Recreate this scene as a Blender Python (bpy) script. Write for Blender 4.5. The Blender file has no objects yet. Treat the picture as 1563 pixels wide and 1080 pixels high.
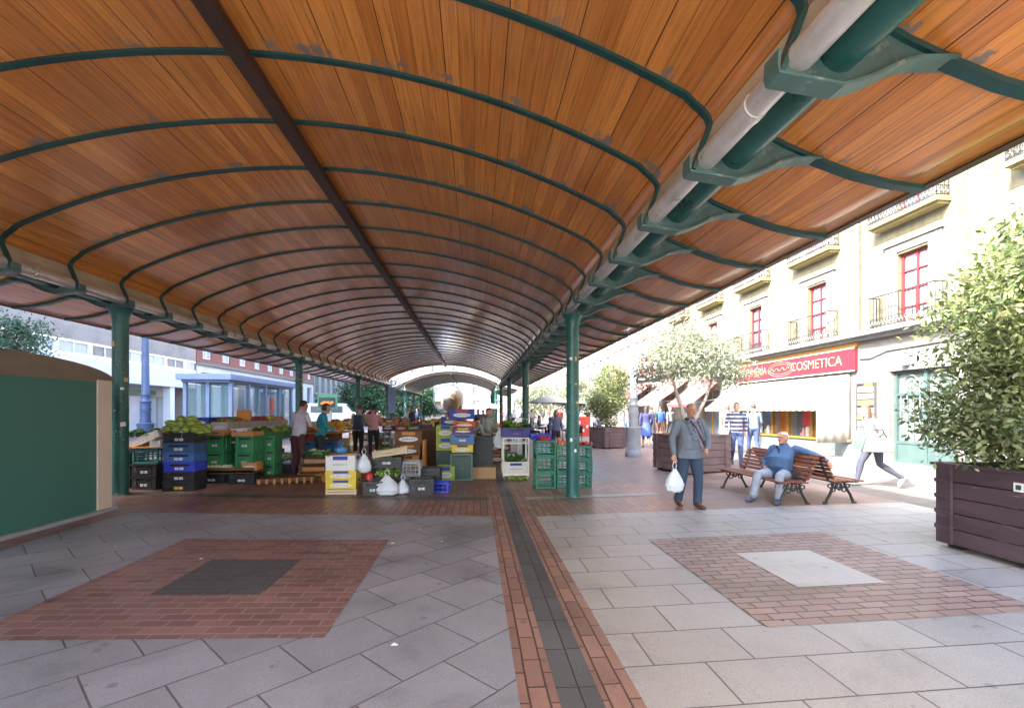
import bpy, bmesh, math, random
import numpy as np
from mathutils import Vector, Matrix
random.seed(7); rng = np.random.default_rng(7)
SC = bpy.context.scene
COL = SC.collection
PI = math.pi
# ---------------------------------------------------------------- camera
F_PX, W_PX = 720.0, 1563.0
TH = math.atan(55.5/F_PX); SN, CS = math.sin(TH), math.cos(TH)
cam_d = bpy.data.cameras.new('camera'); cam = bpy.data.objects.new('camera', cam_d); COL.objects.link(cam)
cam.location = (0, 0, 1.6); cam.rotation_euler = (PI/2, 0, -TH)
cam_d.sensor_width = 36; cam_d.lens = 36*F_PX/W_PX; cam_d.shift_y = 88.0/W_PX
cam_d.clip_start = 0.05; cam_d.clip_end = 2000
SC.camera = cam
# ---------------------------------------------------------------- sky, sun, exposure
SUN_DIR = Vector((1.1, 0.6, -0.95)).normalized()          # the way the light travels
elev = math.asin(-SUN_DIR.z); azim = math.atan2(-SUN_DIR.x, -SUN_DIR.y)
w = bpy.data.worlds.new('World'); SC.world = w; w.use_nodes = True
sky = w.node_tree.nodes.new('ShaderNodeTexSky'); sky.sky_type = 'NISHITA'; sky.sun_disc = False
sky.sun_elevation = elev; sky.sun_rotation = azim; sky.air_density = 1.0; sky.dust_density = 4.0
bg = w.node_tree.nodes['Background']; bg.inputs['Strength'].default_value = 0.15
w.node_tree.links.new(sky.outputs[0], bg.inputs[0])
sl = bpy.data.lights.new('sun', 'SUN'); sun = bpy.data.objects.new('sun', sl); COL.objects.link(sun)
sl.energy = 2.0; sl.angle = math.radians(0.5); sl.color = (1.0, 0.95, 0.87)
sun.rotation_euler = SUN_DIR.to_track_quat('-Z', 'Y').to_euler(); sun.location = (-20, -10, 30)
SC.view_settings.view_transform = 'Standard'; SC.view_settings.look = 'None'
SC.view_settings.exposure = 3.45; SC.view_settings.gamma = 1.0; SC.view_settings.use_curve_mapping = False
try:
    SC.cycles.max_bounces = 10; SC.cycles.diffuse_bounces = 6; SC.cycles.use_denoising = True
    SC.cycles.sample_clamp_indirect = 6
except Exception: pass

# ---------------------------------------------------------------- helpers
def gz(x):                                   # the plaza drains to a strip near the middle
    return 0.027*min(.59-x, 8.5) if x < .59 else 0.022*min(x-.59, 6.0)
def ray(u, v):
    a = (u-781.5)/F_PX
    return Vector((a*CS+SN, -a*SN+CS, (628.0-v)/F_PX))
def G(u, v):                                 # a pixel of the photograph to its point on the ground
    r = ray(u, v); t = 1.6/-r.z
    for _ in range(40): t = (1.6-gz(r.x*t))/-r.z
    return Vector((r.x*t, r.y*t, gz(r.x*t)))
def onY(u, v, y):
    r = ray(u, v); t = y/r.y
    return Vector((r.x*t, y, 1.6+r.z*t))

class M:
    def __init__(s): s.v=[]; s.f=[]; s.m=[]; s.uv=None
    def add(s, vs, fs, m=0):
        o=len(s.v); s.v += [tuple(p) for p in vs]; s.f += [tuple(i+o for i in f) for f in fs]; s.m += [m]*len(fs); return s
    def box(s, c, d, rz=0, m=0, taper=1.0, rx=0, ry=0):
        x,y,z=[q/2 for q in d]; R=Matrix.Rotation(rz,3,'Z')@Matrix.Rotation(ry,3,'Y')@Matrix.Rotation(rx,3,'X')
        vs=[]
        for k,(a,b,e) in enumerate([(-1,-1,-1),(1,-1,-1),(1,1,-1),(-1,1,-1),(-1,-1,1),(1,-1,1),(1,1,1),(-1,1,1)]):
            t = taper if e>0 else 1
            vs.append(Vector(c)+R@Vector((a*x*t,b*y*t,e*z)))
        return s.add(vs,[(0,3,2,1),(4,5,6,7),(0,1,5,4),(1,2,6,5),(2,3,7,6),(3,0,4,7)],m)
    def tube(s, pts, r, n=8, m=0, cap=True):
        pts=[Vector(p) for p in pts]; k=len(pts); rs=r if isinstance(r,(list,tuple)) else [r]*k
        vs=[]; up=None
        for i,p in enumerate(pts):
            t=(pts[min(i+1,k-1)]-pts[max(i-1,0)]).normalized()
            if up is None:
                up=Vector((0,0,1)) if abs(t.z)<.9 else Vector((1,0,0))
            a=t.cross(up)
            if a.length<1e-5: a=t.orthogonal()
            a.normalize(); b=a.cross(t).normalized(); up=b
            for j in range(n):
                q=2*PI*j/n; vs.append(p+(a*math.cos(q)+b*math.sin(q))*rs[i])
        fs=[(i*n+j,i*n+(j+1)%n,(i+1)*n+(j+1)%n,(i+1)*n+j) for i in range(k-1) for j in range(n)]
        if cap: fs += [tuple(range(n)), tuple(range((k-1)*n+n-1,(k-1)*n-1,-1))]
        return s.add(vs,fs,m)
    def lathe(s, prof, c=(0,0,0), n=20, m=0, cap=True):
        c=Vector(c); vs=[c+Vector((r*math.cos(2*PI*j/n),r*math.sin(2*PI*j/n),z)) for r,z in prof for j in range(n)]
        k=len(prof); fs=[(i*n+j,i*n+(j+1)%n,(i+1)*n+(j+1)%n,(i+1)*n+j) for i in range(k-1) for j in range(n)]
        if cap: fs += [tuple(range(n-1,-1,-1)), tuple(range((k-1)*n,k*n))]
        return s.add(vs,fs,m)
    def ell(s, c, r, n=12, k=8, m=0, rot=None):
        c=Vector(c); vs=[]
        for i in range(k+1):
            a=PI*i/k
            for j in range(n):
                p=Vector((r[0]*math.sin(a)*math.cos(2*PI*j/n),r[1]*math.sin(a)*math.sin(2*PI*j/n),-r[2]*math.cos(a)))
                vs.append(c+(rot@p if rot else p))
        return s.add(vs,[(i*n+j,i*n+(j+1)%n,(i+1)*n+(j+1)%n,(i+1)*n+j) for i in range(k) for j in range(n)],m)
    def prism(s, poly, axis, a, b, m=0):      # poly of 2-D points, extruded along axis from a to b
        n=len(poly)
        def P(q,h): return {'x':(h,q[0],q[1]),'y':(q[0],h,q[1]),'z':(q[0],q[1],h)}[axis]
        vs=[P(q,a) for q in poly]+[P(q,b) for q in poly]
        fs=[tuple(range(n)),tuple(range(2*n-1,n-1,-1))]+[(i,(i+1)%n,n+(i+1)%n,n+i) for i in range(n)]
        return s.add(vs,fs,m)
    def bar(s, pts, w, h, axis=(0,1,0), m=0): # flat bar along pts: width w along axis, thickness h
        A=Vector(axis); vs=[]; k=len(pts); pts=[Vector(p) for p in pts]
        for i,p in enumerate(pts):
            t=(pts[min(i+1,k-1)]-pts[max(i-1,0)]).normalized(); nn=A.cross(t).normalized()
            for a,b in ((-1,-1),(1,-1),(1,1),(-1,1)): vs.append(p+A*(a*w/2)+nn*(b*h/2))
        fs=[(i*4+j,i*4+(j+1)%4,(i+1)*4+(j+1)%4,(i+1)*4+j) for i in range(k-1) for j in range(4)]+[(0,1,2,3),((k-1)*4+3,(k-1)*4+2,(k-1)*4+1,(k-1)*4)]
        return s.add(vs,fs,m)
    def sheet(s, a, b, hgt, m=0): return s
    def build(s, name, mats, parent=None, smooth=False, bevel=0, recalc=True):
        me=bpy.data.meshes.new(name); me.from_pydata(s.v,[],s.f)
        if not isinstance(mats,(list,tuple)): mats=[mats]
        for q in mats: me.materials.append(q)
        if len(mats)>1: me.polygons.foreach_set('material_index', s.m)
        if recalc and len(s.v)<60000:
            bm=bmesh.new(); bm.from_mesh(me); bmesh.ops.recalc_face_normals(bm,faces=bm.faces); bm.to_mesh(me); bm.free()
        if smooth:
            me.polygons.foreach_set('use_smooth',[True]*len(me.polygons))
            try: me.set_sharp_from_angle(angle=math.radians(38))
            except Exception: pass
        o=bpy.data.objects.new(name,me); COL.objects.link(o)
        if parent is not None: o.parent=parent
        if bevel:
            b=o.modifiers.new('bevel','BEVEL'); b.width=bevel; b.segments=2; b.limit_method='ANGLE'; b.angle_limit=math.radians(50)
        return o

def tag(o,label,cat,group=None,kind=None):
    o['label']=label; o['category']=cat
    if group: o['group']=group
    if kind: o['kind']=kind
    return o
def thing(name,label,cat,loc=(0,0,0),rz=0,group=None):
    o=bpy.data.objects.new(name,None); COL.objects.link(o); o.location=loc; o.rotation_euler=(0,0,rz); o.empty_display_size=.2
    return tag(o,label,cat,group)
def struct(o): o['kind']='structure'; return o
KIDS={}
def kids(o): return [c for c in bpy.data.objects if c.parent is o]
def copy_tree(o,loc=None,rz=None,parent=None):
    c=o.copy(); COL.objects.link(c)
    if parent is not None: c.parent=parent
    if loc is not None: c.location=loc
    if rz is not None: c.rotation_euler=(0,0,rz)
    for k in kids(o): copy_tree(k,parent=c)
    return c

# ---------------------------------------------------------------- materials
def nodes(name):
    m=bpy.data.materials.new(name); m.use_nodes=True; nt=m.node_tree; b=nt.nodes['Principled BSDF']
    return m,nt,b
def N(nt,t,**k):
    n=nt.nodes.new(t)
    for a,v in k.items():
        if hasattr(n,a) and not a.startswith('i_'): setattr(n,a,v)
    return n
def setin(n,**k):
    for a,v in k.items(): n.inputs[a.replace('_',' ')].default_value=v
def ramp(nt,fac,stops):
    r=nt.nodes.new('ShaderNodeValToRGB'); e=r.color_ramp.elements
    while len(e)<len(stops): e.new(.5)
    for q,(p,c) in zip(e,stops): q.position=p; q.color=(c[0],c[1],c[2],1) if not isinstance(c,(int,float)) else (c,c,c,1)
    nt.links.new(fac,r.inputs[0]); return r
def noise(nt,vec,scale,detail=4,rough=.6,dist=0):
    n=nt.nodes.new('ShaderNodeTexNoise'); n.inputs['Scale'].default_value=scale; n.inputs['Detail'].default_value=detail
    n.inputs['Roughness'].default_value=rough; n.inputs['Distortion'].default_value=dist
    if vec is not None: nt.links.new(vec,n.inputs['Vector'])
    return n
def mixc(nt,fac,a,b,mode='MIX'):
    n=nt.nodes.new('ShaderNodeMix'); n.data_type='RGBA'; n.blend_type=mode
    for s,i in ((fac,0),(a,6),(b,7)):
        if hasattr(s,'is_output'): nt.links.new(s,n.inputs[i])
        elif i==0: n.inputs[0].default_value=s
        else: n.inputs[i].default_value=(s[0],s[1],s[2],1)
    return n.outputs[2]
def mathn(nt,op,a,b=None):
    n=nt.nodes.new('ShaderNodeMath'); n.operation=op
    for i,s in enumerate((a,b)):
        if s is None: continue
        if hasattr(s,'is_output'): nt.links.new(s,n.inputs[i])
        else: n.inputs[i].default_value=s
    return n.outputs[0]
def bump(nt,b,h,strength=.3,dist=.01):
    n=nt.nodes.new('ShaderNodeBump'); n.inputs['Strength'].default_value=strength; n.inputs['Distance'].default_value=dist
    nt.links.new(h,n.inputs['Height']); nt.links.new(n.outputs[0],b.inputs['Normal'])
MATS={}
def mat(name,c,rough=.6,var=.25,scale=6,metal=0,bmp=.15,dirt=None,dscale=2.5,dthr=.58,spec=.5,coord='Object',stretch=None):
    if name in MATS: return MATS[name]
    m,nt,b=nodes(name); tc=nt.nodes.new('ShaderNodeTexCoord'); vec=tc.outputs[coord]
    if stretch:
        mp=nt.nodes.new('ShaderNodeMapping'); mp.inputs['Scale'].default_value=stretch; nt.links.new(vec,mp.inputs[0]); vec=mp.outputs[0]
    n=noise(nt,vec,scale,5,.65)
    lo=[q*(1-var) for q in c]; hi=[min(1,q*(1+var)) for q in c]
    r=ramp(nt,n.outputs[0],[(.3,lo),(.7,hi)]); out=r.outputs[0]
    if dirt is not None:
        d=noise(nt,vec,dscale,8,.75); dr=ramp(nt,d.outputs[0],[(dthr,0.0),(dthr+.07,1.0)]); out=mixc(nt,dr.outputs[0],out,dirt)
    nt.links.new(out,b.inputs['Base Color'])
    rr=ramp(nt,n.outputs[0],[(.25,max(0,rough-.08)),(.75,min(1,rough+.1))]); nt.links.new(rr.outputs[0],b.inputs['Roughness'])
    b.inputs['Metallic'].default_value=metal; b.inputs['Specular IOR Level'].default_value=spec
    if bmp:
        n2=noise(nt,vec,scale*9,4,.6); bump(nt,b,n2.outputs[0],bmp,.006)
    MATS[name]=m; return m
def glassm(name,c,rough=.05,alpha=None,metal=0):
    if name in MATS: return MATS[name]
    m,nt,b=nodes(name); b.inputs['Base Color'].default_value=(*c,1); b.inputs['Roughness'].default_value=rough
    b.inputs['Specular IOR Level'].default_value=.8
    if alpha is not None: b.inputs['Alpha'].default_value=alpha
    MATS[name]=m; return m

def m_slabs(name,base,var,bw,rh,rot,joint,jw=.008,off=.5,rough=.5,speck=.12,loc=(0,0,0),stain=.25,tint=None):
    m,nt,b=nodes(name); tc=nt.nodes.new('ShaderNodeTexCoord')
    mp=nt.nodes.new('ShaderNodeMapping'); mp.inputs['Rotation'].default_value=(0,0,rot); mp.inputs['Location'].default_value=loc
    nt.links.new(tc.outputs['Object'],mp.inputs[0])
    wob=noise(nt,tc.outputs['Object'],1.7,2); wv=nt.nodes.new('ShaderNodeVectorMath'); wv.operation='SCALE'; wv.inputs['Scale'].default_value=.012
    nt.links.new(wob.outputs['Color'],wv.inputs[0]); ad=nt.nodes.new('ShaderNodeVectorMath'); ad.operation='ADD'
    nt.links.new(mp.outputs[0],ad.inputs[0]); nt.links.new(wv.outputs[0],ad.inputs[1])
    br=nt.nodes.new('ShaderNodeTexBrick'); br.offset=off; nt.links.new(ad.outputs[0],br.inputs['Vector'])
    setin(br,Scale=1.0,Mortar_Size=jw,Mortar_Smooth=.15,Bias=0.0,Brick_Width=bw,Row_Height=rh)
    br.inputs['Color1'].default_value=(*[q*(1-var) for q in base],1); br.inputs['Color2'].default_value=(*[q*(1+var) for q in base],1)
    br.inputs['Mortar'].default_value=(*joint,1)
    sp=noise(nt,tc.outputs['Object'],140,3,.8); spr=ramp(nt,sp.outputs[0],[(.3,1-speck*2.2),(.5,1.0),(.7,1+speck*1.6)])
    c=mixc(nt,1.0,br.outputs['Color'],spr.outputs[0],'MULTIPLY')
    st=noise(nt,tc.outputs['Object'],.9,8,.7,.4); sr=ramp(nt,st.outputs[0],[(.34,1-stain*1.25),(.47,1-stain*.35),(.58,1.0),(.75,1+stain*.5)])
    c=mixc(nt,1.0,c,sr.outputs[0],'MULTIPLY')
    bl=noise(nt,tc.outputs['Object'],7,3,.5); blr=ramp(nt,bl.outputs[0],[(.70,1.0),(.735,.72)])
    c=mixc(nt,1.0,c,blr.outputs[0],'MULTIPLY')
    gm_=nt.nodes.new('ShaderNodeTexVoronoi'); gm_.inputs['Scale'].default_value=3.1; nt.links.new(tc.outputs['Object'],gm_.inputs['Vector']); gmr=ramp(nt,gm_.outputs['Distance'],[(.0,.62),(.075,.66),(.10,1.0)]); c=mixc(nt,.8,c,gmr.outputs[0],'MULTIPLY')
    nt.links.new(c,b.inputs['Base Color'])
    rr=ramp(nt,st.outputs[0],[(.3,rough-.12),(.7,rough+.12)]); nt.links.new(rr.outputs[0],b.inputs['Roughness'])
    h=mathn(nt,'SUBTRACT',mathn(nt,'MULTIPLY',sp.outputs[0],.12),br.outputs['Fac']); bump(nt,b,h,.6,.006)
    return m
def m_wood():
    m,nt,b=nodes('varnished_boards'); uv=nt.nodes.new('ShaderNodeUVMap'); sep=nt.nodes.new('ShaderNodeSeparateXYZ'); nt.links.new(uv.outputs[0],sep.inputs[0])
    u,v=sep.outputs[0],sep.outputs[1]
    cb=nt.nodes.new('ShaderNodeCombineXYZ'); nt.links.new(mathn(nt,'ADD',v,-8.62+1030.0),cb.inputs[0]); nt.links.new(u,cb.inputs[1])
    br=nt.nodes.new('ShaderNodeTexBrick'); br.offset=.5; nt.links.new(cb.outputs[0],br.inputs['Vector'])
    setin(br,Scale=1.0,Mortar_Size=.0022,Mortar_Smooth=.3,Bias=-.1,Brick_Width=2.06,Row_Height=.135)
    br.inputs['Color1'].default_value=(.52,.175,.030,1); br.inputs['Color2'].default_value=(.70,.275,.055,1); br.inputs['Mortar'].default_value=(.10,.03,.008,1)
    # a second, wider set of darker open seams
    br2=nt.nodes.new('ShaderNodeTexBrick'); br2.offset=.25; nt.links.new(cb.outputs[0],br2.inputs['Vector'])
    setin(br2,Scale=1.0,Mortar_Size=.0045,Mortar_Smooth=.2,Bias=0.0,Brick_Width=4.12,Row_Height=.54)
    br2.inputs['Color1'].default_value=(1,1,1,1); br2.inputs['Color2'].default_value=(.86,.84,.82,1); br2.inputs['Mortar'].default_value=(.10,.08,.06,1)
    c=mixc(nt,1.0,br.outputs['Color'],br2.outputs['Color'],'MULTIPLY')
    g=nt.nodes.new('ShaderNodeCombineXYZ'); nt.links.new(mathn(nt,'MULTIPLY',v,1.1),g.inputs[0]); nt.links.new(mathn(nt,'MULTIPLY',u,34),g.inputs[1]); 
    gn=noise(nt,g.outputs[0],1.0,6,.7,.6); gr=ramp(nt,gn.outputs[0],[(.28,.55),(.5,1.0),(.74,1.32)])
    c=mixc(nt,1.0,c,gr.outputs[0],'MULTIPLY')
    big=noise(nt,cb.outputs[0],.55,5,.6); bgr=ramp(nt,big.outputs[0],[(.3,.78),(.7,1.2)]); c=mixc(nt,1.0,c,bgr.outputs[0],'MULTIPLY')
    # bare weathered patches beside the ribs
    vm=mathn(nt,'FRACT',mathn(nt,'DIVIDE',mathn(nt,'ADD',v,-8.62+1030.0),1.03))
    nr=mathn(nt,'ABSOLUTE',mathn(nt,'SUBTRACT',vm,.93))
    near=ramp(nt,nr,[(.05,1.0),(.16,0.0)])
    wp=nt.nodes.new('ShaderNodeCombineXYZ'); nt.links.new(mathn(nt,'MULTIPLY',v,1.3),wp.inputs[0]); nt.links.new(mathn(nt,'MULTIPLY',u,3.2),wp.inputs[1])
    wn=noise(nt,wp.outputs[0],1.0,9,.75); wr=ramp(nt,mathn(nt,'ADD',wn.outputs[0],mathn(nt,'MULTIPLY',near.outputs[0],.12)),[(.665,0.0),(.70,1.0)])
    c=mixc(nt,mathn(nt,'MULTIPLY',wr.outputs[0],near.outputs[0]),c,(.22,.17,.14))
    nt.links.new(c,b.inputs['Base Color'])
    rr=ramp(nt,gn.outputs[0],[(.2,.30),(.8,.46)]); nt.links.new(rr.outputs[0],b.inputs['Roughness'])
    b.inputs['Coat Weight'].default_value=.8; b.inputs['Coat Roughness'].default_value=.12
    h=mathn(nt,'SUBTRACT',mathn(nt,'MULTIPLY',gn.outputs[0],.25),mathn(nt,'ADD',br.outputs['Fac'],br2.outputs['Fac'])); bump(nt,b,h,.35,.006)
    return m
WOOD=m_wood()
TEAL=mat('teal_paint',(.018,.085,.074),.3,.3,3,dirt=(.10,.16,.14),dscale=5,dthr=.68,bmp=.08)
TEALD=mat('dark_teal_paint',(.010,.055,.050),.38,.3,3,bmp=.08)
STEEL=mat('galvanised_steel',(.60,.57,.54),.32,.15,5,metal=.45,dirt=(.30,.24,.20),dscale=4,dthr=.62)
BROWN=mat('dark_brown_paint',(.05,.024,.016),.5,.3,5)
BEIGE=mat('beige_metal',(.42,.33,.22),.5,.2,3)
ZINC=mat('zinc_roof',(.33,.34,.36),.5,.2,2)
WHITE=mat('white_paint',(.80,.79,.76),.6,.06,2)
GREYM=mat('grey_metal',(.30,.31,.33),.45,.2,4)
BLACK=mat('black_plastic',(.018,.018,.02),.5,.4,8)
IRON=mat('black_iron',(.02,.02,.022),.45,.3,20,bmp=.2)
GLASS=glassm('window_glass',(.10,.13,.15),.04)
DARK=mat('dark_interior',(.03,.028,.026),.8,.3,2)
# ---------------------------------------------------------------- ground
XB=[-7.91,.59,6.59]
def ground_sheet(name,x0,x1,y0,y1,lift,m,poly=None):
    q=M(); xs=sorted({x0,x1,*[b for b in XB if x0<b<x1]})
    vs=[(x,y,gz(x)+lift) for x in xs for y in (y0,y1)]
    q.add(vs,[(2*i,2*i+2,2*i+3,2*i+1) for i in range(len(xs)-1)])
    return struct(q.build(name,m,recalc=False))
PROM=m_slabs('promenade_tiles',(.14,.126,.114),.07,.4,.4,0,(.33,.30,.27),.006,.5,.55,.08,stain=.2)
SLABL=m_slabs('grey_slabs_diagonal',(.29,.29,.315),.09,.62,.465,-PI/4,(.12,.12,.125),.006,.5,.42,.16,(.18,.05,0),.32)
SLABR=m_slabs('grey_granite_slabs',(.37,.352,.335),.06,.66,.43,0,(.10,.095,.09),.006,.5,.46,.17,(.2,.13,0),.25)
BRKL=m_slabs('red_paving_bricks',(.245,.128,.108),.2,.215,.107,0,(.27,.23,.22),.007,.5,.42,.10,(.05,.02,0),.3)
BRKR=m_slabs('pale_red_paving_bricks',(.33,.225,.19),.14,.235,.107,0,(.10,.08,.07),.008,.5,.5,.10,(0,.05,0),.25)
BRKB=m_slabs('red_paving_courses',(.29,.165,.13),.2,.30,.11,PI/2,(.10,.055,.045),.007,.5,.4,.10,(0,.026,0),.3)
BRKP=m_slabs('pinkish_paving_bricks',(.27,.185,.155),.12,.215,.107,PI/4,(.24,.18,.16),.007,.5,.5,.08,(0,0,0),.25)
DARKST=m_slabs('dark_stone',(.105,.108,.11),.25,.44,.40,PI/2,(.03,.03,.03),.005,.0,.45,.15,(.05,.2,0),.3)
DKBRK=m_slabs('dark_worn_paving',(.085,.086,.09),.12,.215,.107,0,(.12,.115,.11),.006,.5,.5,.12,(0,0,0),.35)
PALEST=m_slabs('pale_stone',(.50,.47,.43),.04,.9,.5,0,(.40,.38,.35),.003,.5,.5,.06,(0,0,0),.15)
MKT=m_slabs('market_floor_tiles',(.26,.19,.16),.12,.4,.4,0,(.10,.08,.075),.006,.5,.45,.10,(0,0,0),.35)
ground_sheet('ground',-320,320,-60,600,0,PROM)
ground_sheet('left_paving',-9.6,.24,-8,7.18,.004,SLABL)
ground_sheet('right_paving',.92,6.9,-8,7.12,.004,SLABR)
ground_sheet('left_brick_course',.24,.46,-8,36,.005,BRKB)
ground_sheet('drain_strip',.46,.70,-8,36,.005,DARKST)
ground_sheet('right_brick_course',.70,.92,-8,36,.005,BRKB)
ground_sheet('left_brick_band',-9.6,.24,7.18,10.4,.004,BRKB)
ground_sheet('right_brick_band',.92,3.4,7.12,10.4,.004,BRKB)
ground_sheet('grey_stone_strip_left',-9.6,.24,8.45,8.72,.008,DARKST)
ground_sheet('grey_stone_strip_right',.92,3.4,8.45,8.72,.008,SLABR)
ground_sheet('bench_paving',3.4,6.9,7.12,40,.004,BRKP)
ground_sheet('left_market_floor',-9.6,.24,10.4,36,.004,MKT)
ground_sheet('right_market_floor',.92,3.4,10.4,36,.004,MKT)
ground_sheet('red_brick_square',-3.38,-1.04,3.33,5.80,.008,BRKL)
ground_sheet('dark_brick_centre',-2.67,-1.80,4.09,5.01,.012,DKBRK)
ground_sheet('pale_brick_square',2.10,4.34,3.27,5.62,.008,BRKR)
ground_sheet('pale_stone_centre',2.82,3.65,3.94,4.93,.012,PALEST)
ground_sheet('left_kerb_strip',-5.28,-4.95,-8,7.18,.008,BRKL)
# road along the far left street
ROAD=mat('asphalt',(.055,.055,.058),.75,.3,30,bmp=.3)
ground_sheet('road',-19.5,-14.5,-60,200,.004,ROAD)

# ---------------------------------------------------------------- the canopy
XC=-2.155; R_=8.36; SP=1.03; YC=8.62
def arch(dx): return 4.90-(R_-math.sqrt(R_*R_-dx*dx))
RIGHT=[(3.82,3.945),(3.88,3.90),(3.93,3.84),(3.945,3.78)]              # rounded shoulder, offsets from the middle
def inner_half(): return [(d,arch(d)) for d in np.linspace(0,3.75,18)]+RIGHT
def mir(p): return [(-a,b) for a,b in p]
INNER=[(XC+a,z) for a,z in mir(inner_half())[::-1]+inner_half()[1:]]
OUTER=[(4.02,4.02),(4.14,3.90),(4.30,3.77),(4.52,3.66),(4.80,3.555),(5.10,3.46),(5.40,3.40),(5.66,3.375)]
PAN=[(3.945,3.78),(3.91,3.66),(3.83,3.53)]
BRK_OUT=[(3.76,3.40),(4.125,3.355),(4.24,3.39),(4.345,3.435),(4.45,3.49),(4.575,3.53),(4.80,3.545)]
def loft_uv(q,prof,y0,y1,step,name,m,parent,thick=0):
    # long board surface with UVs: u along the profile, v along y
    ys=[y0]+list(np.arange(math.ceil(y0/step)*step,y1,step)[1:])+[y1]
    n=len(prof); L=[0]
    for a,b in zip(prof,prof[1:]): L.append(L[-1]+math.hypot(b[0]-a[0],b[1]-a[1]))
    vs=[(p[0],y,p[1]) for y in ys for p in prof]; fs=[]; uvs=[]
    for i in range(len(ys)-1):
        for j in range(n-1):
            ids=(i*n+j,i*n+j+1,(i+1)*n+j+1,(i+1)*n+j); fs.append(ids)
            uvs += [(L[k%n]+(prof[0][0]),ys[k//n]) for k in ids]
    me=bpy.data.meshes.new(name); me.from_pydata(vs,[],fs); me.materials.append(m)
    ul=me.uv_layers.new(name='UVMap'); ul.data.foreach_set('uv',[c for t in uvs for c in t])
    me.polygons.foreach_set('use_smooth',[True]*len(fs))
    o=bpy.data.objects.new(name,me); COL.objects.link(o); o.parent=parent
    if thick:
        s=o.modifiers.new('thickness','SOLIDIFY'); s.thickness=thick; s.offset=1
    return o
TEALP=mat('worn_teal_with_reflection',(.07,.135,.118),.42,.3,4,dirt=(.20,.24,.21),dscale=6,dthr=.58,bmp=.08)  # worn paint, base colour lightened to mimic light reflected under the bracket flanges
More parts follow.
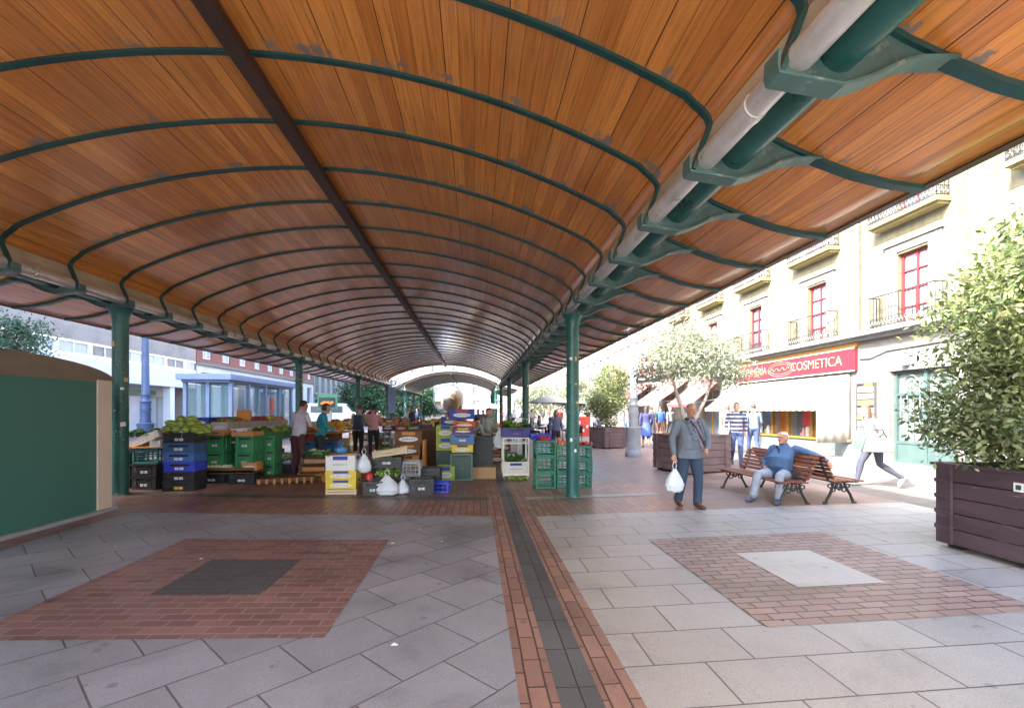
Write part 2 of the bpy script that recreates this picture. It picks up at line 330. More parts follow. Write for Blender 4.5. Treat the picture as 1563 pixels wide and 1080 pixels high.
def make_canopy(label,y0,y1,cols,ribs,woodm):
    # everything in world coordinates, the Empty at the middle of the near end
    C0=thing('market_canopy',label,'canopy',(0,0,0))
    loft_uv(None,INNER,y0,y1,2.0,'arched_ceiling',woodm,C0,.025)
    outs=[]
    for s in (1,-1):
        pr=[(XC+s*a,z) for a,z in OUTER]
        if s<0: pr=pr[::-1]
        loft_uv(None,pr,y0,y1,2.0,'eave_ceiling',woodm,C0,.025)
        pr=[(XC+s*a,z) for a,z in PAN]
        q=M(); q.prism([pr[0],pr[1],pr[2],(pr[2][0]+s*.03,pr[2][1]),(pr[1][0]+s*.03,pr[1][1]),(pr[0][0]+s*.03,pr[0][1])],'y',y0,y1); q.build('gutter_pan',BEIGE,C0)
        x=XC+s*5.70; q=M(); q.box((x,(y0+y1)/2,3.425),(.08,y1-y0,.12)); q.box((x+s*.06,(y0+y1)/2,3.50),(.10,y1-y0,.05)); q.build('eave_board',BROWN,C0)
        q=M(); q.tube([(XC+s*4.13,y0,3.56),(XC+s*4.13,y1,3.56)],.115,16); q.build('green_pipe',TEAL,C0,True)
        q=M(); q.tube([(XC+s*3.905,y0,3.515),(XC+s*3.905,y1,3.515)],.078,16)
        for k in range(int((y1-y0)/4.12)):
            q.tube([(XC+s*3.905,y0+k*4.12+.7,3.515),(XC+s*3.905,y0+k*4.12+.78,3.515)],.084,16)
        q.build('steel_gutter_pipe',STEEL,C0,True)
    top=[(XC-5.80,3.50),(XC-4.6,3.78),(XC-4.0,4.10)]+[(XC+d,arch(d)+.17) for d in np.linspace(-3.7,3.7,21)]+[(XC+4.0,4.10),(XC+4.6,3.78),(XC+5.80,3.50)]
    loft_uv(None,top,y0,y1,4.0,'roof_cover',ZINC,C0,.04)
    q=M(); q.box((XC+.03,(y0+y1)/2,4.83),(.15,y1-y0,.10)); q.build('ridge_beam',BROWN,C0)
    # one rib, then copies
    q=M(); ins=[]
    for i,(x,z) in enumerate(INNER):
        a=Vector(INNER[max(i-1,0)]); b=Vector(INNER[min(i+1,len(INNER)-1)]); t=(b-a).normalized(); nrm=Vector((t[1],-t[0]))
        ins.append((x+nrm[0]*.013,0,z+nrm[1]*.013))
    ins=[(XC-3.80,0,3.43),(XC-3.86,0,3.60)]+ins+[(XC+3.86,0,3.60),(XC+3.80,0,3.43)]
    q.bar(ins,.06,.028)
    rib0=q.build('rib',TEALD,None,True)
    pls=[]
    for s in (1,-1):
        q=M()
        web=[(3.80,3.42),(4.125,3.365),(4.345,3.445),(4.575,3.54),(4.80,3.555),(4.52,3.645),(4.30,3.755),(4.14,3.885),(3.97,3.99),(3.93,3.80),(3.84,3.55)]
        web=[(XC+s*a,z) for a,z in web]
        q.prism(web,'y',-.012,.012)
        q.bar([(XC+s*a,0,z) for a,z in [(3.76,3.52),(3.755,3.43)]+BRK_OUT],.125,.016)
        pls.append((q.build('bracket',TEALP,rib0,False),s))
        q=M(); q.bar([(XC+s*a,0,z-.018) for a,z in OUTER[2:]],.08,.034); pls.append((q.build('eave_rib',TEALD,rib0,True),s))
    first=True
    for y in ribs:
        if first: r=rib0; r.parent=C0; r.location=(0,y,0); first=False
        else: r=copy_tree(rib0,(0,y,0),parent=C0)
    # columns
    for i,y in enumerate(cols):
        for s in (1,-1):
            x=XC+s*3.945; g=gz(x); q=M()
            q.lathe([(.118,0),(.118,3.15-g),(.128,3.22-g),(.15,3.30-g),(.19,3.37-g)],(0,0,0),20)
            q.lathe([(.15,-.01),(.15,.012)],n=20)
            o=q.build('column',COLM,C0,True); o.location=(x,y,g)
            for k in range(7):
                st=M(); a=random.uniform(PI*1.1,PI*1.9); z=random.uniform(.8,2.6); hh=random.uniform(.03,.09); ww=random.uniform(.25,.7)
                n=6; vs=[(.1215*math.cos(a+ww*j/n),.1215*math.sin(a+ww*j/n),z+hh*e+random.uniform(-.006,.006)) for e in (0,1) for j in range(n+1)]
                st.add(vs,[(j,j+1,n+2+j,n+1+j) for j in range(n)])
                st.build('sticker',[WHITE,STK1,STK2][k%3],o,True,recalc=False)
    return C0
def m_column():
    m,nt,b=nodes('worn_teal_column'); tc=nt.nodes.new('ShaderNodeTexCoord'); v=tc.outputs['Object']
    n=noise(nt,v,3,4); r=ramp(nt,n.outputs[0],[(.3,(.008,.075,.066)),(.7,(.016,.125,.108))])
    d=noise(nt,v,26,5,.8); d2=noise(nt,v,2.2,3); ms=mathn(nt,'ADD',d.outputs[0],mathn(nt,'MULTIPLY',mathn(nt,'SUBTRACT',d2.outputs[0],.5),.35))
    dr=ramp(nt,ms,[(.62,0.0),(.66,1.0)])
    c=mixc(nt,dr.outputs[0],r.outputs[0],(.34,.40,.36)); nt.links.new(c,b.inputs['Base Color']); b.inputs['Roughness'].default_value=.36
    return m
COLM=m_column(); STK1=mat('tape_yellow',(.55,.42,.16),.6,.2,8); STK2=mat('tape_tan',(.52,.36,.24),.7,.2,8)
NR=[YC+SP*k for k in range(-10,25)]
make_canopy('long market canopy with orange board ceiling and dark green ribs overhead',-2.0,34.0,[YC-8.24,YC,YC+8.24,YC+16.48,YC+24.5],NR,WOOD)
WOOD2=mat('gloss_greyed_boards',(.20,.15,.12),.35,.25,3)  # grey in the base colour stands in for gloss reflections on the boards
make_canopy('second canopy farther off beyond the bright gap, ceiling greyed for gloss behind the globe',41.0,54.0,[41.6,47.5,53.4],[41.3+1.2*k for k in range(11)],WOOD2)
# ---------------------------------------------------------------- buildings
def wallq(q,x,s,y0,y1,z0,z1,holes,depth=.22,m=0):
    # a wall in the plane x facing s (+1: +x, -1: -x) with reveals round each hole
    ys=sorted({y0,y1,*[h for a in holes for h in a[:2] if y0<h<y1]}); zs=sorted({z0,z1,*[h for a in holes for h in a[2:] if z0<h<z1]})
    for a,b in zip(ys,ys[1:]):
        for c,d in zip(zs,zs[1:]):
            if any(h[0]<=a+1e-6 and b<=h[1]+1e-6 and h[2]<=c+1e-6 and d<=h[3]+1e-6 for h in holes): continue
            q.add([(x,a,c),(x,b,c),(x,b,d),(x,a,d)],[(0,1,2,3)],m)
    xi=x-s*depth
    for a,b,c,d in holes:
        P=[(a,c),(b,c),(b,d),(a,d)]
        for i in range(4):
            p,r=P[i],P[(i+1)%4]; q.add([(x,*p),(x,*r),(xi,*r),(xi,*p)],[(0,1,2,3)],m)
    return q
def m_stucco(name,c,groove,gdir='z'):
    m,nt,b=nodes(name); tc=nt.nodes.new('ShaderNodeTexCoord'); sep=nt.nodes.new('ShaderNodeSeparateXYZ'); nt.links.new(tc.outputs['Object'],sep.inputs[0])
    fr=mathn(nt,'FRACT',mathn(nt,'DIVIDE',mathn(nt,'ADD',sep.outputs[2],.12),groove)); gl=ramp(nt,fr,[(.0,0.0),(.965,0.0),(.975,1.0),(1.0,1.0)])
    n=noise(nt,tc.outputs['Object'],1.3,8,.7); r=ramp(nt,n.outputs[0],[(.3,[q*.84 for q in c]),(.7,[min(1,q*1.08) for q in c])])
    c2=mixc(nt,gl.outputs[0],r.outputs[0],[q*.45 for q in c]); nt.links.new(c2,b.inputs['Base Color']); b.inputs['Roughness'].default_value=.85
    mp=nt.nodes.new('ShaderNodeMapping'); mp.inputs['Scale'].default_value=(1,2.6,.16); nt.links.new(tc.outputs['Object'],mp.inputs[0]); sn=noise(nt,mp.outputs[0],1.6,6,.7); sr=ramp(nt,sn.outputs[0],[(.38,.74),(.55,1.0)]); c2=mixc(nt,1.0,c2,sr.outputs[0],'MULTIPLY'); nt.links.new(c2,b.inputs['Base Color'])
    n2=noise(nt,tc.outputs['Object'],60,3); bump(nt,b,mathn(nt,'SUBTRACT',mathn(nt,'MULTIPLY',n2.outputs[0],.15),gl.outputs[0]),.4,.01)
    return m
CREAM=m_stucco('cream_stucco',(.165,.153,.095),.52)
PALE=mat('pale_plaster',(.21,.203,.186),.85,.1,1.5)
STONE=m_slabs('grey_ashlar',(.165,.16,.152),.08,.9,.45,0,(.13,.125,.12),.006,.5,.8,.08)
_n=STONE.node_tree; _mp=[k for k in _n.nodes if k.type=='MAPPING'][0]; _mp.inputs['Rotation'].default_value=(PI/2,0,PI/2)
LEDGE=mat('ledge_stone',(.20,.205,.21),.8,.15,2)
REDW=mat('dark_red_joinery',(.20,.018,.03),.45,.15,3)
CURT=mat('white_curtain',(.32,.32,.34),.25,.1,3,bmp=0)
OCHRE=mat('ochre_joinery',(.26,.14,.025),.5,.15,3)
SIGNR=mat('sign_red',(.17,.012,.022),.45,.08,2,bmp=0)
GOLD=mat('sign_gold',(.24,.17,.12),.4,.15,3,bmp=0)
DOORT=mat('grey_teal_door',(.05,.085,.085),.45,.15,3)
def window(par,x,s,y0,y1,z0,z1,fm,pm,rows=3,cols=2,depth=.16,fw=.06,name='window'):
    xi=x-s*depth; q=M(); yc=(y0+y1)/2; zc=(z0+z1)/2
    q.box((xi,yc,z1-fw/2),(.07,y1-y0,fw)); q.box((xi,yc,z0+fw/2),(.07,y1-y0,fw))
    for yy in (y0+fw/2,y1-fw/2): q.box((xi,yy,zc),(.07,fw,z1-z0-2*fw))
    for k in range(1,cols): q.box((xi,y0+(y1-y0)*k/cols,zc),(.062,fw*.9,z1-z0-2*fw))
    for k in range(1,rows): q.box((xi+s*.003,yc,z0+(z1-z0)*k/rows),(.05,y1-y0-2*fw,fw*.6))
    f=q.build(name,fm,par)
    g=M(); g.box((xi-s*.03,yc,zc),(.012,y1-y0-.02,z1-z0-.02)); g.build('pane',pm,f)
    return f
def railing(par,x0,x1,y0,y1,z,h,name='railing'):
    # x0 wall side, x1 front; bars, two rails and a row of scrolls low down
    q=M(); sides=[((x1,y0),(x1,y1)),((x0,y0),(x1,y0)),((x0,y1),(x1,y1))]
    for (ax,ay),(bx,by) in sides:
        L=math.hypot(bx-ax,by-ay); n=max(2,int(L/.105)); dx,dy=(bx-ax)/L,(by-ay)/L
        for zz,t in ((z+.03,.02),(z+.26,.016),(z+h,.028)): q.box(((ax+bx)/2,(ay+by)/2,zz),(abs(bx-ax)+t,abs(by-ay)+t,t))
        for k in range(n+1):
            px,py=ax+dx*L*k/n,ay+dy*L*k/n; q.box((px,py,z+h/2),(.012,.012,h-.03))
            if k<n:
                cx,cy=px+dx*L/n/2,py+dy*L/n/2
                for cz,rr in ((z+.145,.05),(z+.145,.028)):
                    q.tube([(cx+dx*rr*math.cos(a),cy+dy*rr*math.cos(a),cz+rr*1.9*math.sin(a)) for a in np.linspace(0,2*PI,9)],.009,4,cap=False)
    return q.build(name,IRON,par)
# --- right-hand building
FX=12.1
B=thing('apartment_building','cream apartment building with red windows and iron balconies on the right','building',(0,0,0))
holes=[]; WY=[12.2+3.68*k for k in range(-4,5)]
for yc in WY:
    for z0,z1 in ((4.07,6.1),(7.22,9.2),(10.3,12.1)): holes.append((yc-.48,yc+.48,z0,z1))
Y0,Y1=-4.4,30.2
q=M(); wallq(q,FX,-1,Y0,Y1,4.05,13.6,holes,.25)
q.add([(FX,Y0,0),(FX,Y0,13.6),(FX+9,Y0,13.6),(FX+9,Y0,0)],[(0,1,2,3)]); q.add([(FX,Y0,13.6),(FX,Y1,13.6),(FX+9,Y1,13.6),(FX+9,Y0,13.6)],[(0,1,2,3)])
q.add([(FX,Y1,0),(FX,Y1,13.6),(FX+9,Y1,13.6),(FX+9,Y1,0)],[(0,1,2,3)])
q.build('wall',CREAM,B)
for yc in WY:
    for z0,z1 in ((4.07,6.1),(7.22,9.2),(10.3,12.1)):
        q=M()
        for e in (-1,1): q.box((FX-.012,yc+e*.66,(z0+z1)/2+.14),(.06,.36,z1-z0+.28))
        q.box((FX-.012,yc,z1+.18),(.06,.96,.22))
        q.box((FX-.04,yc,z1+.33),(.14,1.8,.08)); q.build('window_surround',PALE,B)
for yc in WY:
    for i,(z0,z1) in enumerate(((4.07,6.1),(7.22,9.2),(10.3,12.1))): window(B,FX,-1,yc-.47,yc+.47,z0,z1,REDW,CURT if (int(yc*10)+i)%3 else GLASS,4,2)
q=M(); q.box((FX-.2,(Y0+Y1)/2,3.985),(.46,Y1-Y0,.13)); q.box((FX-.10,(Y0+Y1)/2,3.87),(.24,Y1-Y0,.10)); q.box((FX-.25,(Y0+Y1)/2,13.6),(.7,Y1-Y0,.3)); q.build('cornice',LEDGE,B)
for yc in WY:
    railing(B,FX-.06,FX-.38,yc-1.0,yc+1.0,4.055,.90)
    for z in (7.05,10.12):
        q=M(); q.box((FX-.22,yc,z),(.44,2.16,.12)); q.box((FX-.17,yc,z-.09),(.30,2.04,.07)); o=q.build('balcony',YEL if False else mat('balcony_stone',(.26,.215,.09),.8,.12,2),B)
        railing(o,FX-.06,FX-.40,yc-1.05,yc+1.05,z+.065,.9)
# ground floor, stone part with the doorway, and the shop
q=M(); wallq(q,FX,-1,Y0,14.02,.1,3.85,[(11.0,12.95,.12,2.78),(4.2,6.8,.5,2.8),(-2.5,1.0,.12,2.8)],.35); q.build('stone_front',STONE,B)
window(B,FX,-1,4.25,6.75,.52,2.78,GREYM,GLASS,1,2); window(B,FX,-1,-2.45,.95,.13,2.78,GREYM,GLASS,1,3)
q=M(); q.box((FX+.06,11.975,2.90),(.9,2.3,.10)) if False else None
f=M()
for yy in (11.04,11.98,12.91): f.box((FX+.2,yy,1.45),(.09,.08,2.64))
for zz in (.17,.72,2.10,2.74): f.box((FX+.2,11.975,zz),(.075,1.79,.08))
f.box((FX+.21,11.975,.44),(.05,1.79,.5))
dr=f.build('door',DOORT,B); g=M(); g.box((FX+.26,11.975,1.45),(.015,1.9,2.6)); g.build('pane',mat('pale_glass',(.12,.16,.16),.08,.2,2,bmp=0),dr)
g=M()
for k in range(9): g.box((FX+.17,11.15+.2*k,1.40),(.018,.022,1.3))
for a in (11.5,12.45):
    for rr in (.22,.12): g.tube([(FX+.17,a+rr*math.cos(t),2.42+rr*math.sin(t)) for t in np.linspace(0,2*PI,13)],.012,5,cap=False)
g.build('door_grille',mat('off_white_paint',(.17,.17,.165),.6),dr); g=M(); g.box((FX+.18,12.02,1.1),(.06,.03,.22)); g.build('handle',STEEL,dr)
q=M(); wallq(q,FX,-1,14.02,Y1,.1,3.86,[(16.1,17.25,.62,2.7),(17.4,18.2,.15,2.7),(18.35,20.9,.62,2.7),(22.6,24.6,.2,2.7),(25.2,27.4,.2,2.7),(27.9,29.8,.2,2.7)],.3); q.build('shop_front',mat('pale_shop_front',(.24,.23,.21),.7,.1,2),B)
q=M(); q.box((FX-.03,17.5,.37),(.08,6.8,.5)); q.build('shop_plinth',mat('blue_grey_plinth',(.11,.135,.14),.6,.25,2),B)
q=M()
for yy in (16.05,17.33,18.28,20.95): q.box((FX-.05,yy,1.68),(.12,.13,2.1))
q.box((FX-.06,17.5,.66),(.18,6.6,.07)); q.box((FX-.05,17.5,3.74),(.09,6.96,.16)); q.build('shop_joinery',OCHRE,B)
for a,b in ((16.12,17.23),(18.37,20.88)): 
    g=M(); g.box((FX+.2,(a+b)/2,1.66),(.012,b-a,2.05)); o=g.build('shop_window',GLASS,B)
g=M(); g.box((FX+.2,17.8,1.4),(.05,.76,2.5)); g.build('shop_door',mat('orange_wood_door',(.36,.12,.02),.5,.2,5),B)
for a,b in ((22.6,24.6),(25.2,27.4),(27.9,29.8)): window(B,FX,-1,a,b,.22,2.7,OCHRE,GLASS,1,2)
# goods in the shop window
gm=[mat('goods_red',(.5,.03,.04),.5),mat('goods_pink',(.6,.25,.3),.5),mat('goods_green',(.15,.35,.2),.5),mat('goods_white',(.6,.6,.58),.5),mat('goods_dark',(.06,.05,.07),.5)]
for k in range(30):
    yy=random.choice([random.uniform(16.2,17.1),random.uniform(18.45,20.8)]); h=random.uniform(.1,.34); ww=random.uniform(.07,.2)
    g=M(); g.box((FX+.13,yy,.70+h/2),(.08,ww,h),taper=random.uniform(.5,1)); g.ell((FX+.13,yy,.70+h),(.035,ww*.3,.05),8,5)
    tag(g.build('shop_goods',gm[k%5]),'small packaged goods lined along the perfume shop window sill','goods','goods in the perfume shop window')
g=M(); g.box((FX+.12,16.45,1.55),(.06,.62,.95),taper=.8); g.tube([(FX+.12,16.2,2.02),(FX+.12,16.45,2.14),(FX+.12,16.7,2.02)],.02,6); tag(g.build('display_dress',gm[0]),'bright red garment hung inside the shop window','garment')

# shop sign
S=thing('shop_sign','long red perfume shop sign with gold capital letters above the white awning','sign',(FX-.06,14.05,2.9))
q=M(); q.box((-.04,3.45,.36),(.1,6.9,.70)); q.build('board',SIGNR,S,bevel=.01)
q=M(); 
for z in (.72,.0): q.box((-.10,3.45,z),(.03,6.9,.035))
q.build('trim',mat('sign_trim',(.6,.5,.42),.5,.1,3),S)
def text_mesh(body,size,m,par,loc,rot,depth=.008,name='lettering',sx=1):
    cu=bpy.data.curves.new(name,'FONT'); cu.body=body; cu.size=size; cu.extrude=depth; cu.align_x='CENTER'; cu.align_y='CENTER'
    t=bpy.data.objects.new(name,cu); COL.objects.link(t); dg=bpy.context.evaluated_depsgraph_get(); dg.update()
    me=bpy.data.meshes.new_from_object(t.evaluated_get(dg)); bpy.data.objects.remove(t); bpy.data.curves.remove(cu)
    me.materials.clear(); me.materials.append(m); o=bpy.data.objects.new(name,me); COL.objects.link(o); o.parent=par; o.location=loc; o.rotation_euler=rot; o.scale=(sx,1,1)
    return o
RT=(PI/2,0,-PI/2)
text_mesh('COSMETICA',.46,GOLD,S,(-.105,1.75,.36),RT,sx=1.0); text_mesh('PERFUMERÍA',.44,GOLD,S,(-.105,5.55,.36),RT,sx=.86)
q=M()
for ra,rb in ((.78,.27),(.66,.19)): q.tube([(-.10,3.62+ra*math.cos(t),.36+rb*math.sin(t)) for t in np.linspace(0,2*PI,33)],.014,5,cap=False)
q.tube([(-.10,3.1+.1*k,.36+.07*math.sin(k*1.9)) for k in range(12)],.016,5); q.build('emblem',GOLD,S)
# awnings
def awning(label,y0,y1,x0,z0,x1,z1,m,scal=.16,group=None):
    A=thing('shop_awning',label,'awning',((x0+x1)/2,(y0+y1)/2,z1)); ox,oy,oz=A.location; q=M(); n=14
    for i in range(n+1):
        y=y0+(y1-y0)*i/n
        for t in np.linspace(0,1,6):
            sag=-.05*math.sin(PI*t)-.025*abs(math.sin(i*2.1))*math.sin(PI*t); q.v.append((x0+(x1-x0)*t-ox,y-oy,z0+(z1-z0)*t+sag-oz))
    q.f=[(i*6+j,i*6+j+1,(i+1)*6+j+1,(i+1)*6+j) for i in range(n) for j in range(5)]; q.m=[0]*len(q.f)
    o=q.build('canvas',m,A,True,recalc=False); o.modifiers.new('thickness','SOLIDIFY').thickness=.012
    q=M(); k=int((y1-y0)/.3)
    for i in range(k):
        a=y0+(y1-y0)*i/k-oy; b=y0+(y1-y0)*(i+1)/k-oy
        q.add([(x1-ox,a,.0),(x1-ox,b,.0),(x1-ox,b,-scal*.8),(x1-ox,(a+b)/2,-scal),(x1-ox,a,-scal*.8)],[(0,1,2,3,4)])
    v=q.build('valance',m,A); v.modifiers.new('thickness','SOLIDIFY').thickness=.01
    q=M(); q.tube([(x1-ox,y0-oy,.01),(x1-ox,y1-oy,.01)],.022,8)
    for y in (y0+.25,y1-.25): q.tube([(x0-ox,y-oy,.25),(x1-ox,y-oy,.0)],.016,6)
    q.build('frame',GREYM,A); return A
AWW=mat('white_canvas',(.24,.226,.196),.8,.06,1.5); AWR=mat('faded_red_canvas',(.24,.055,.055),.8,.12,1.2); AWP=mat('pink_canvas',(.27,.10,.09),.8,.12,1.2)
AW1=awning('wide off white awning with a side curtain hanging low over the perfume shop window',14.35,21.7,FX-.05,2.83,10.9,1.74,AWW,.12)
q=M(); ox,oy,oz=AW1.location; n=16; q.v=[]
for k in range(n+1):
    x=10.9+(FX-.06-10.9)*k/n; top=1.72+(2.80-1.72)*k/n-.05*math.sin(PI*k/n)
    for t in np.linspace(0,1,5): q.v.append((x-ox,14.345+.018*math.sin(k*1.5)*(1-t)-oy,.60+(top-.60)*t-oz))
q.f=[(k*5+j,k*5+j+1,(k+1)*5+j+1,(k+1)*5+j) for k in range(n) for j in range(4)]; q.m=[0]*len(q.f); o=q.build('side_curtain',AWW,AW1,True,recalc=False); o.modifiers.new('t','SOLIDIFY').thickness=.008
awning('faded red awning next to the white one, behind the olive tree',22.2,25.2,FX-.05,3.3,10.5,2.0,AWR)
awning('pinkish red awning between the lamp post and olive trunk',26.0,30.0,FX-.05,3.4,10.2,2.1,AWP)
awning('farthest red awning, left of the grey lamp post',31.5,36.5,FX-.05,3.5,10.2,2.2,AWR)
# directory and lantern
D=thing('directory_board','grey framed directory of pale and yellow plates beside the teal door','sign',(FX-.03,13.73,.7))
q=M(); 
for yy in (-.34,.34): q.box((-.02,yy,.89),(.05,.04,1.82))
for zz in (0,1.1,1.78): q.box((-.02,0,zz),(.05,.64,.04))
q.build('frame',mat('dark_grey_metal',(.06,.06,.065),.5),D)
PLT=mat('pale_plate',(.20,.20,.195),.5,.05,2); PLY=mat('ochre_plate',(.22,.16,.06),.5,.08,2)
for k in range(8):
    q=M(); q.box((-.02,0,.12+.205*k+(.03 if k>4 else 0)),(.03,.6,.165)); q.build('plate',[PLT,PLT,PLT,PLY,PLT,PLY,PLT,PLT][k],D)
q=M(); q.box((-.04,-.12,1.72),(.02,.3,.10)); q.box((-.04,.1,.07),(.02,.28,.03)); q.build('logo_strip',mat('plate_yellow',(.35,.24,.04),.5),D)
L=thing('wall_lantern','small grey wall lantern above the teal doorway','lantern',(FX-.12,12.35,2.95))
q=M(); q.prism([(-.07,0),(.07,0),(.13,.3),(-.13,.3)],'y',-.08,.08); q.build('glass_body',mat('lantern_glass',(.4,.4,.38),.2,.1,3),L)
q=M(); q.box((0,0,.33),(.3,.22,.05)); q.box((0,0,-.02),(.16,.16,.04)); q.box((.09,0,.36),(.12,.03,.03)); 
for a in (-1,1): q.tube([(a*.075,-.085,0),(a*.135,-.085,.3)],.01,5)
q.build('frame',GREYM,L)
q=M(); q.tube([(FX-.03,y,z) for y,z in ((14.0,3.25),(13.6,3.22),(13.0,3.38),(11.0,3.42),(7,3.45))],.014,5); tag(q.build('wall_cable',BLACK),'thin black cable running along the stone front above the doorway','cable')
q=M(); q.tube([(FX-.09,14.0,13.3),(FX-.09,14.0,4.15)],.055,10); q.tube([(FX-.09,14.0,8.5),(FX-.09,14.0,8.58)],.07,10); q.build('drainpipe',GREYM,B,True)
# --- generic block facades farther off
def block(label,x,s,y0,y1,h,wallm,rows,cols,ww,wh,z0,fl,fm,pm,base=None,basem=None,deep=9,balc=False,name='town_building',skip=()):
    T=thing(name,label,'building',(x,(y0+y1)/2,0)); T.location=(0,0,0); hs=[]; st=(y1-y0)/cols
    for r in range(rows):
        for c in range(cols): yc=y0+st*(c+.5); hs.append((yc-ww/2,yc+ww/2,z0+fl*r,z0+fl*r+wh))
    zb=base or .05; q=M(); wallq(q,x,s,y0,y1,zb,h,hs,.2); xb=x-s*deep
    q.add([(x,y0,0),(x,y0,h),(xb,y0,h),(xb,y0,0)],[(0,1,2,3)]); q.add([(x,y1,0),(x,y1,h),(xb,y1,h),(xb,y1,0)],[(0,1,2,3)]); q.add([(x,y0,h),(x,y1,h),(xb,y1,h),(xb,y0,h)],[(0,1,2,3)])
    q.build('wall',wallm,T)
    if base:
        q=M(); wallq(q,x,s,y0,y1,.05,base,[(y0+st*(c+.2),y0+st*(c+.8),.15,base-.7) for c in range(cols)],.3); q.build('ground_floor',basem or wallm,T)
        q=M(); q.box((x-s*.32,(y0+y1)/2,(base-.5)/2),(.02,y1-y0-.1,base-.7)); q.build('shop_glazing',GLASS,T)
        q=M(); q.box((x+s*.12,(y0+y1)/2,base-.05),(.26,y1-y0,.22)); q.build('string_course',PALE,T)
    for i,hh in enumerate(hs):
        window(T,x,s,*hh,fm,pm,2,2,.15,.07)
        if balc and i%2==0: railing(T,x+s*.05,x+s*.4,hh[0]-.3,hh[1]+.3,hh[2]+.05,.85,'balcony_railing')
    q=M(); q.box((x+s*.2,(y0+y1)/2,h),(.6,y1-y0,.35)); q.build('cornice',PALE,T)
    return T
BRICK=m_slabs('red_brick_wall',(.30,.10,.07),.15,.22,.07,0,(.34,.28,.25),.01,.5,.85,.06); _mp=[k for k in BRICK.node_tree.nodes if k.type=='MAPPING'][0]; _mp.inputs['Rotation'].default_value=(PI/2,0,PI/2)
REDP=mat('pale_red_render',(.25,.10,.09),.85,.1,1)
block('tall red fronted building with white windows beyond the cream one',FX,-1,30.3,41,15,REDP,4,6,1.0,2.2,4.6,2.9,WHITE,CURT,4,PALE)
T=block('white building with grey windows and dark balconies far down the right side',FX,-1,41.2,74,15,PALE,4,13,1.1,2.0,4.6,2.9,GREYM,mat('grey_pane',(.16,.18,.22),.2,.2,1),4,PALE,balc=True)
block('pale long building at the far right end of the street',FX,-1,74.2,130,14,mat('pale_grey_render',(.27,.265,.25),.85,.08,1),3,18,1.2,2.0,4.6,3.0,GREYM,mat('grey_pane',(.16,.18,.22)),4,PALE)
# --- left side
LX=-22.0
T=thing('office_building','pale office block with one strip of windows under a grey brown tiled wall, far left','building'); 
q=M(); wallq(q,LX,1,-20,39,3.42,4.74,[],.1); q.add([(LX,-20,3.42),(LX,39,3.42),(LX-2,39,3.42),(LX-2,-20,3.42)],[(0,1,2,3)]); q.build('white_band',mat('bluish_white_render',(.70,.70,.74),.7,.05,1),T)
TILE=m_slabs('grey_brown_tiling',(.36,.31,.28),.07,.5,.12,0,(.26,.23,.21),.008,.5,.7,.05); _mp=[k for k in TILE.node_tree.nodes if k.type=='MAPPING'][0]; _mp.inputs['Rotation'].default_value=(PI/2,0,PI/2)
q=M(); wallq(q,LX,1,-20,39,5.52,16.5,[],.1); 
q.add([(LX,-20,0),(LX,-20,16.5),(LX-9,-20,16.5),(LX-9,-20,0)],[(0,1,2,3)]); q.add([(LX,39,0),(LX,39,16.5),(LX-9,39,16.5),(LX-9,39,0)],[(0,1,2,3)]); q.add([(LX,-20,16.5),(LX,39,13.5),(LX-9,39,16.5),(LX-9,-20,16.5)],[(0,1,2,3)]); q.build('tiled_wall',TILE,T)
k=0; y=-19.5
PANES=[glassm('pale_pane',(.42,.46,.50),.1),glassm('warm_pane',(.45,.30,.26),.15),GLASS]
while y<38.6:
    wd=2.05; window(T,LX,1,y,y+wd,4.76,5.50,mat('white_frame',(.72,.72,.72),.5),PANES[(0,1,0,0,2,0,0,2,0)[k%9]],1,2,.06,.09); q=M(); y+=2.2; k+=1
for i in range(28): q=M(); q.box((LX-.02,-19.5+2.2*i-.075,5.13),(.1,.15,.77)); q.build('mullion',WHITE,T)
q=M(); wallq(q,LX-1.6,1,-20,39,.05,3.42,[(y_,y_+2.6,.2,2.7) for y_ in (-16,-10,-4,2,8,14,20,25.5,31.4,35.5)],.2); q.build('ground_floor',mat('lilac_grey_render',(.52,.50,.54),.8,.08,1),T)
for i,y_ in enumerate((-16,-10,-4,2,8,14,20,25.5,31.4,35.5)): window(T,LX-1.6,1,y_,y_+2.6,.22,2.7,GREYM,PANES[0] if i%2 else GLASS,1,3)
q=M()
for y_ in range(-18,39,6): q.box((LX-.35,y_+.3,1.75),(.5,.5,3.34))
q.build('pillar',mat('bluish_white_render',(.7,.7,.74)),T)
# green shopfront under the office block
S2=thing('bank_sign','bright green shop panel with a white notice under the pale office block','sign',(LX-1.45,32.4,.4))
q=M(); q.box((0,0,1.1),(.08,.95,2.2)); q.build('panel',mat('bright_green',(.12,.45,.10),.4,.2,2),S2); q=M(); q.box((.06,0,1.55),(.03,.6,.35)); q.box((.06,0,.85),(.03,.7,.55),m=1); q.build('notice',[WHITE,BLACK],S2)
q=M(); q.box((LX-1.42,33.5,2.95),(.12,6,.34)); tag(q.build('shop_fascia',mat('green_fascia',(.10,.22,.14),.5,.2,1)),'dark green fascia board over the green shopfront on the left','fascia')
block('red brick building with white windows above a pale ground floor, left street',LX,1,39.1,66,16.5,BRICK,3,9,1.3,2.0,5.9,2.8,WHITE,PANES[0],5.5,mat('bluish_white_render',(.7,.7,.74)))
block('white block with tall dark window strips behind the brick one',LX,1,66.2,92,17,mat('pale_grey_render',(.27,.265,.25)),5,10,1.5,2.4,4.2,2.9,GREYM,GLASS,4)
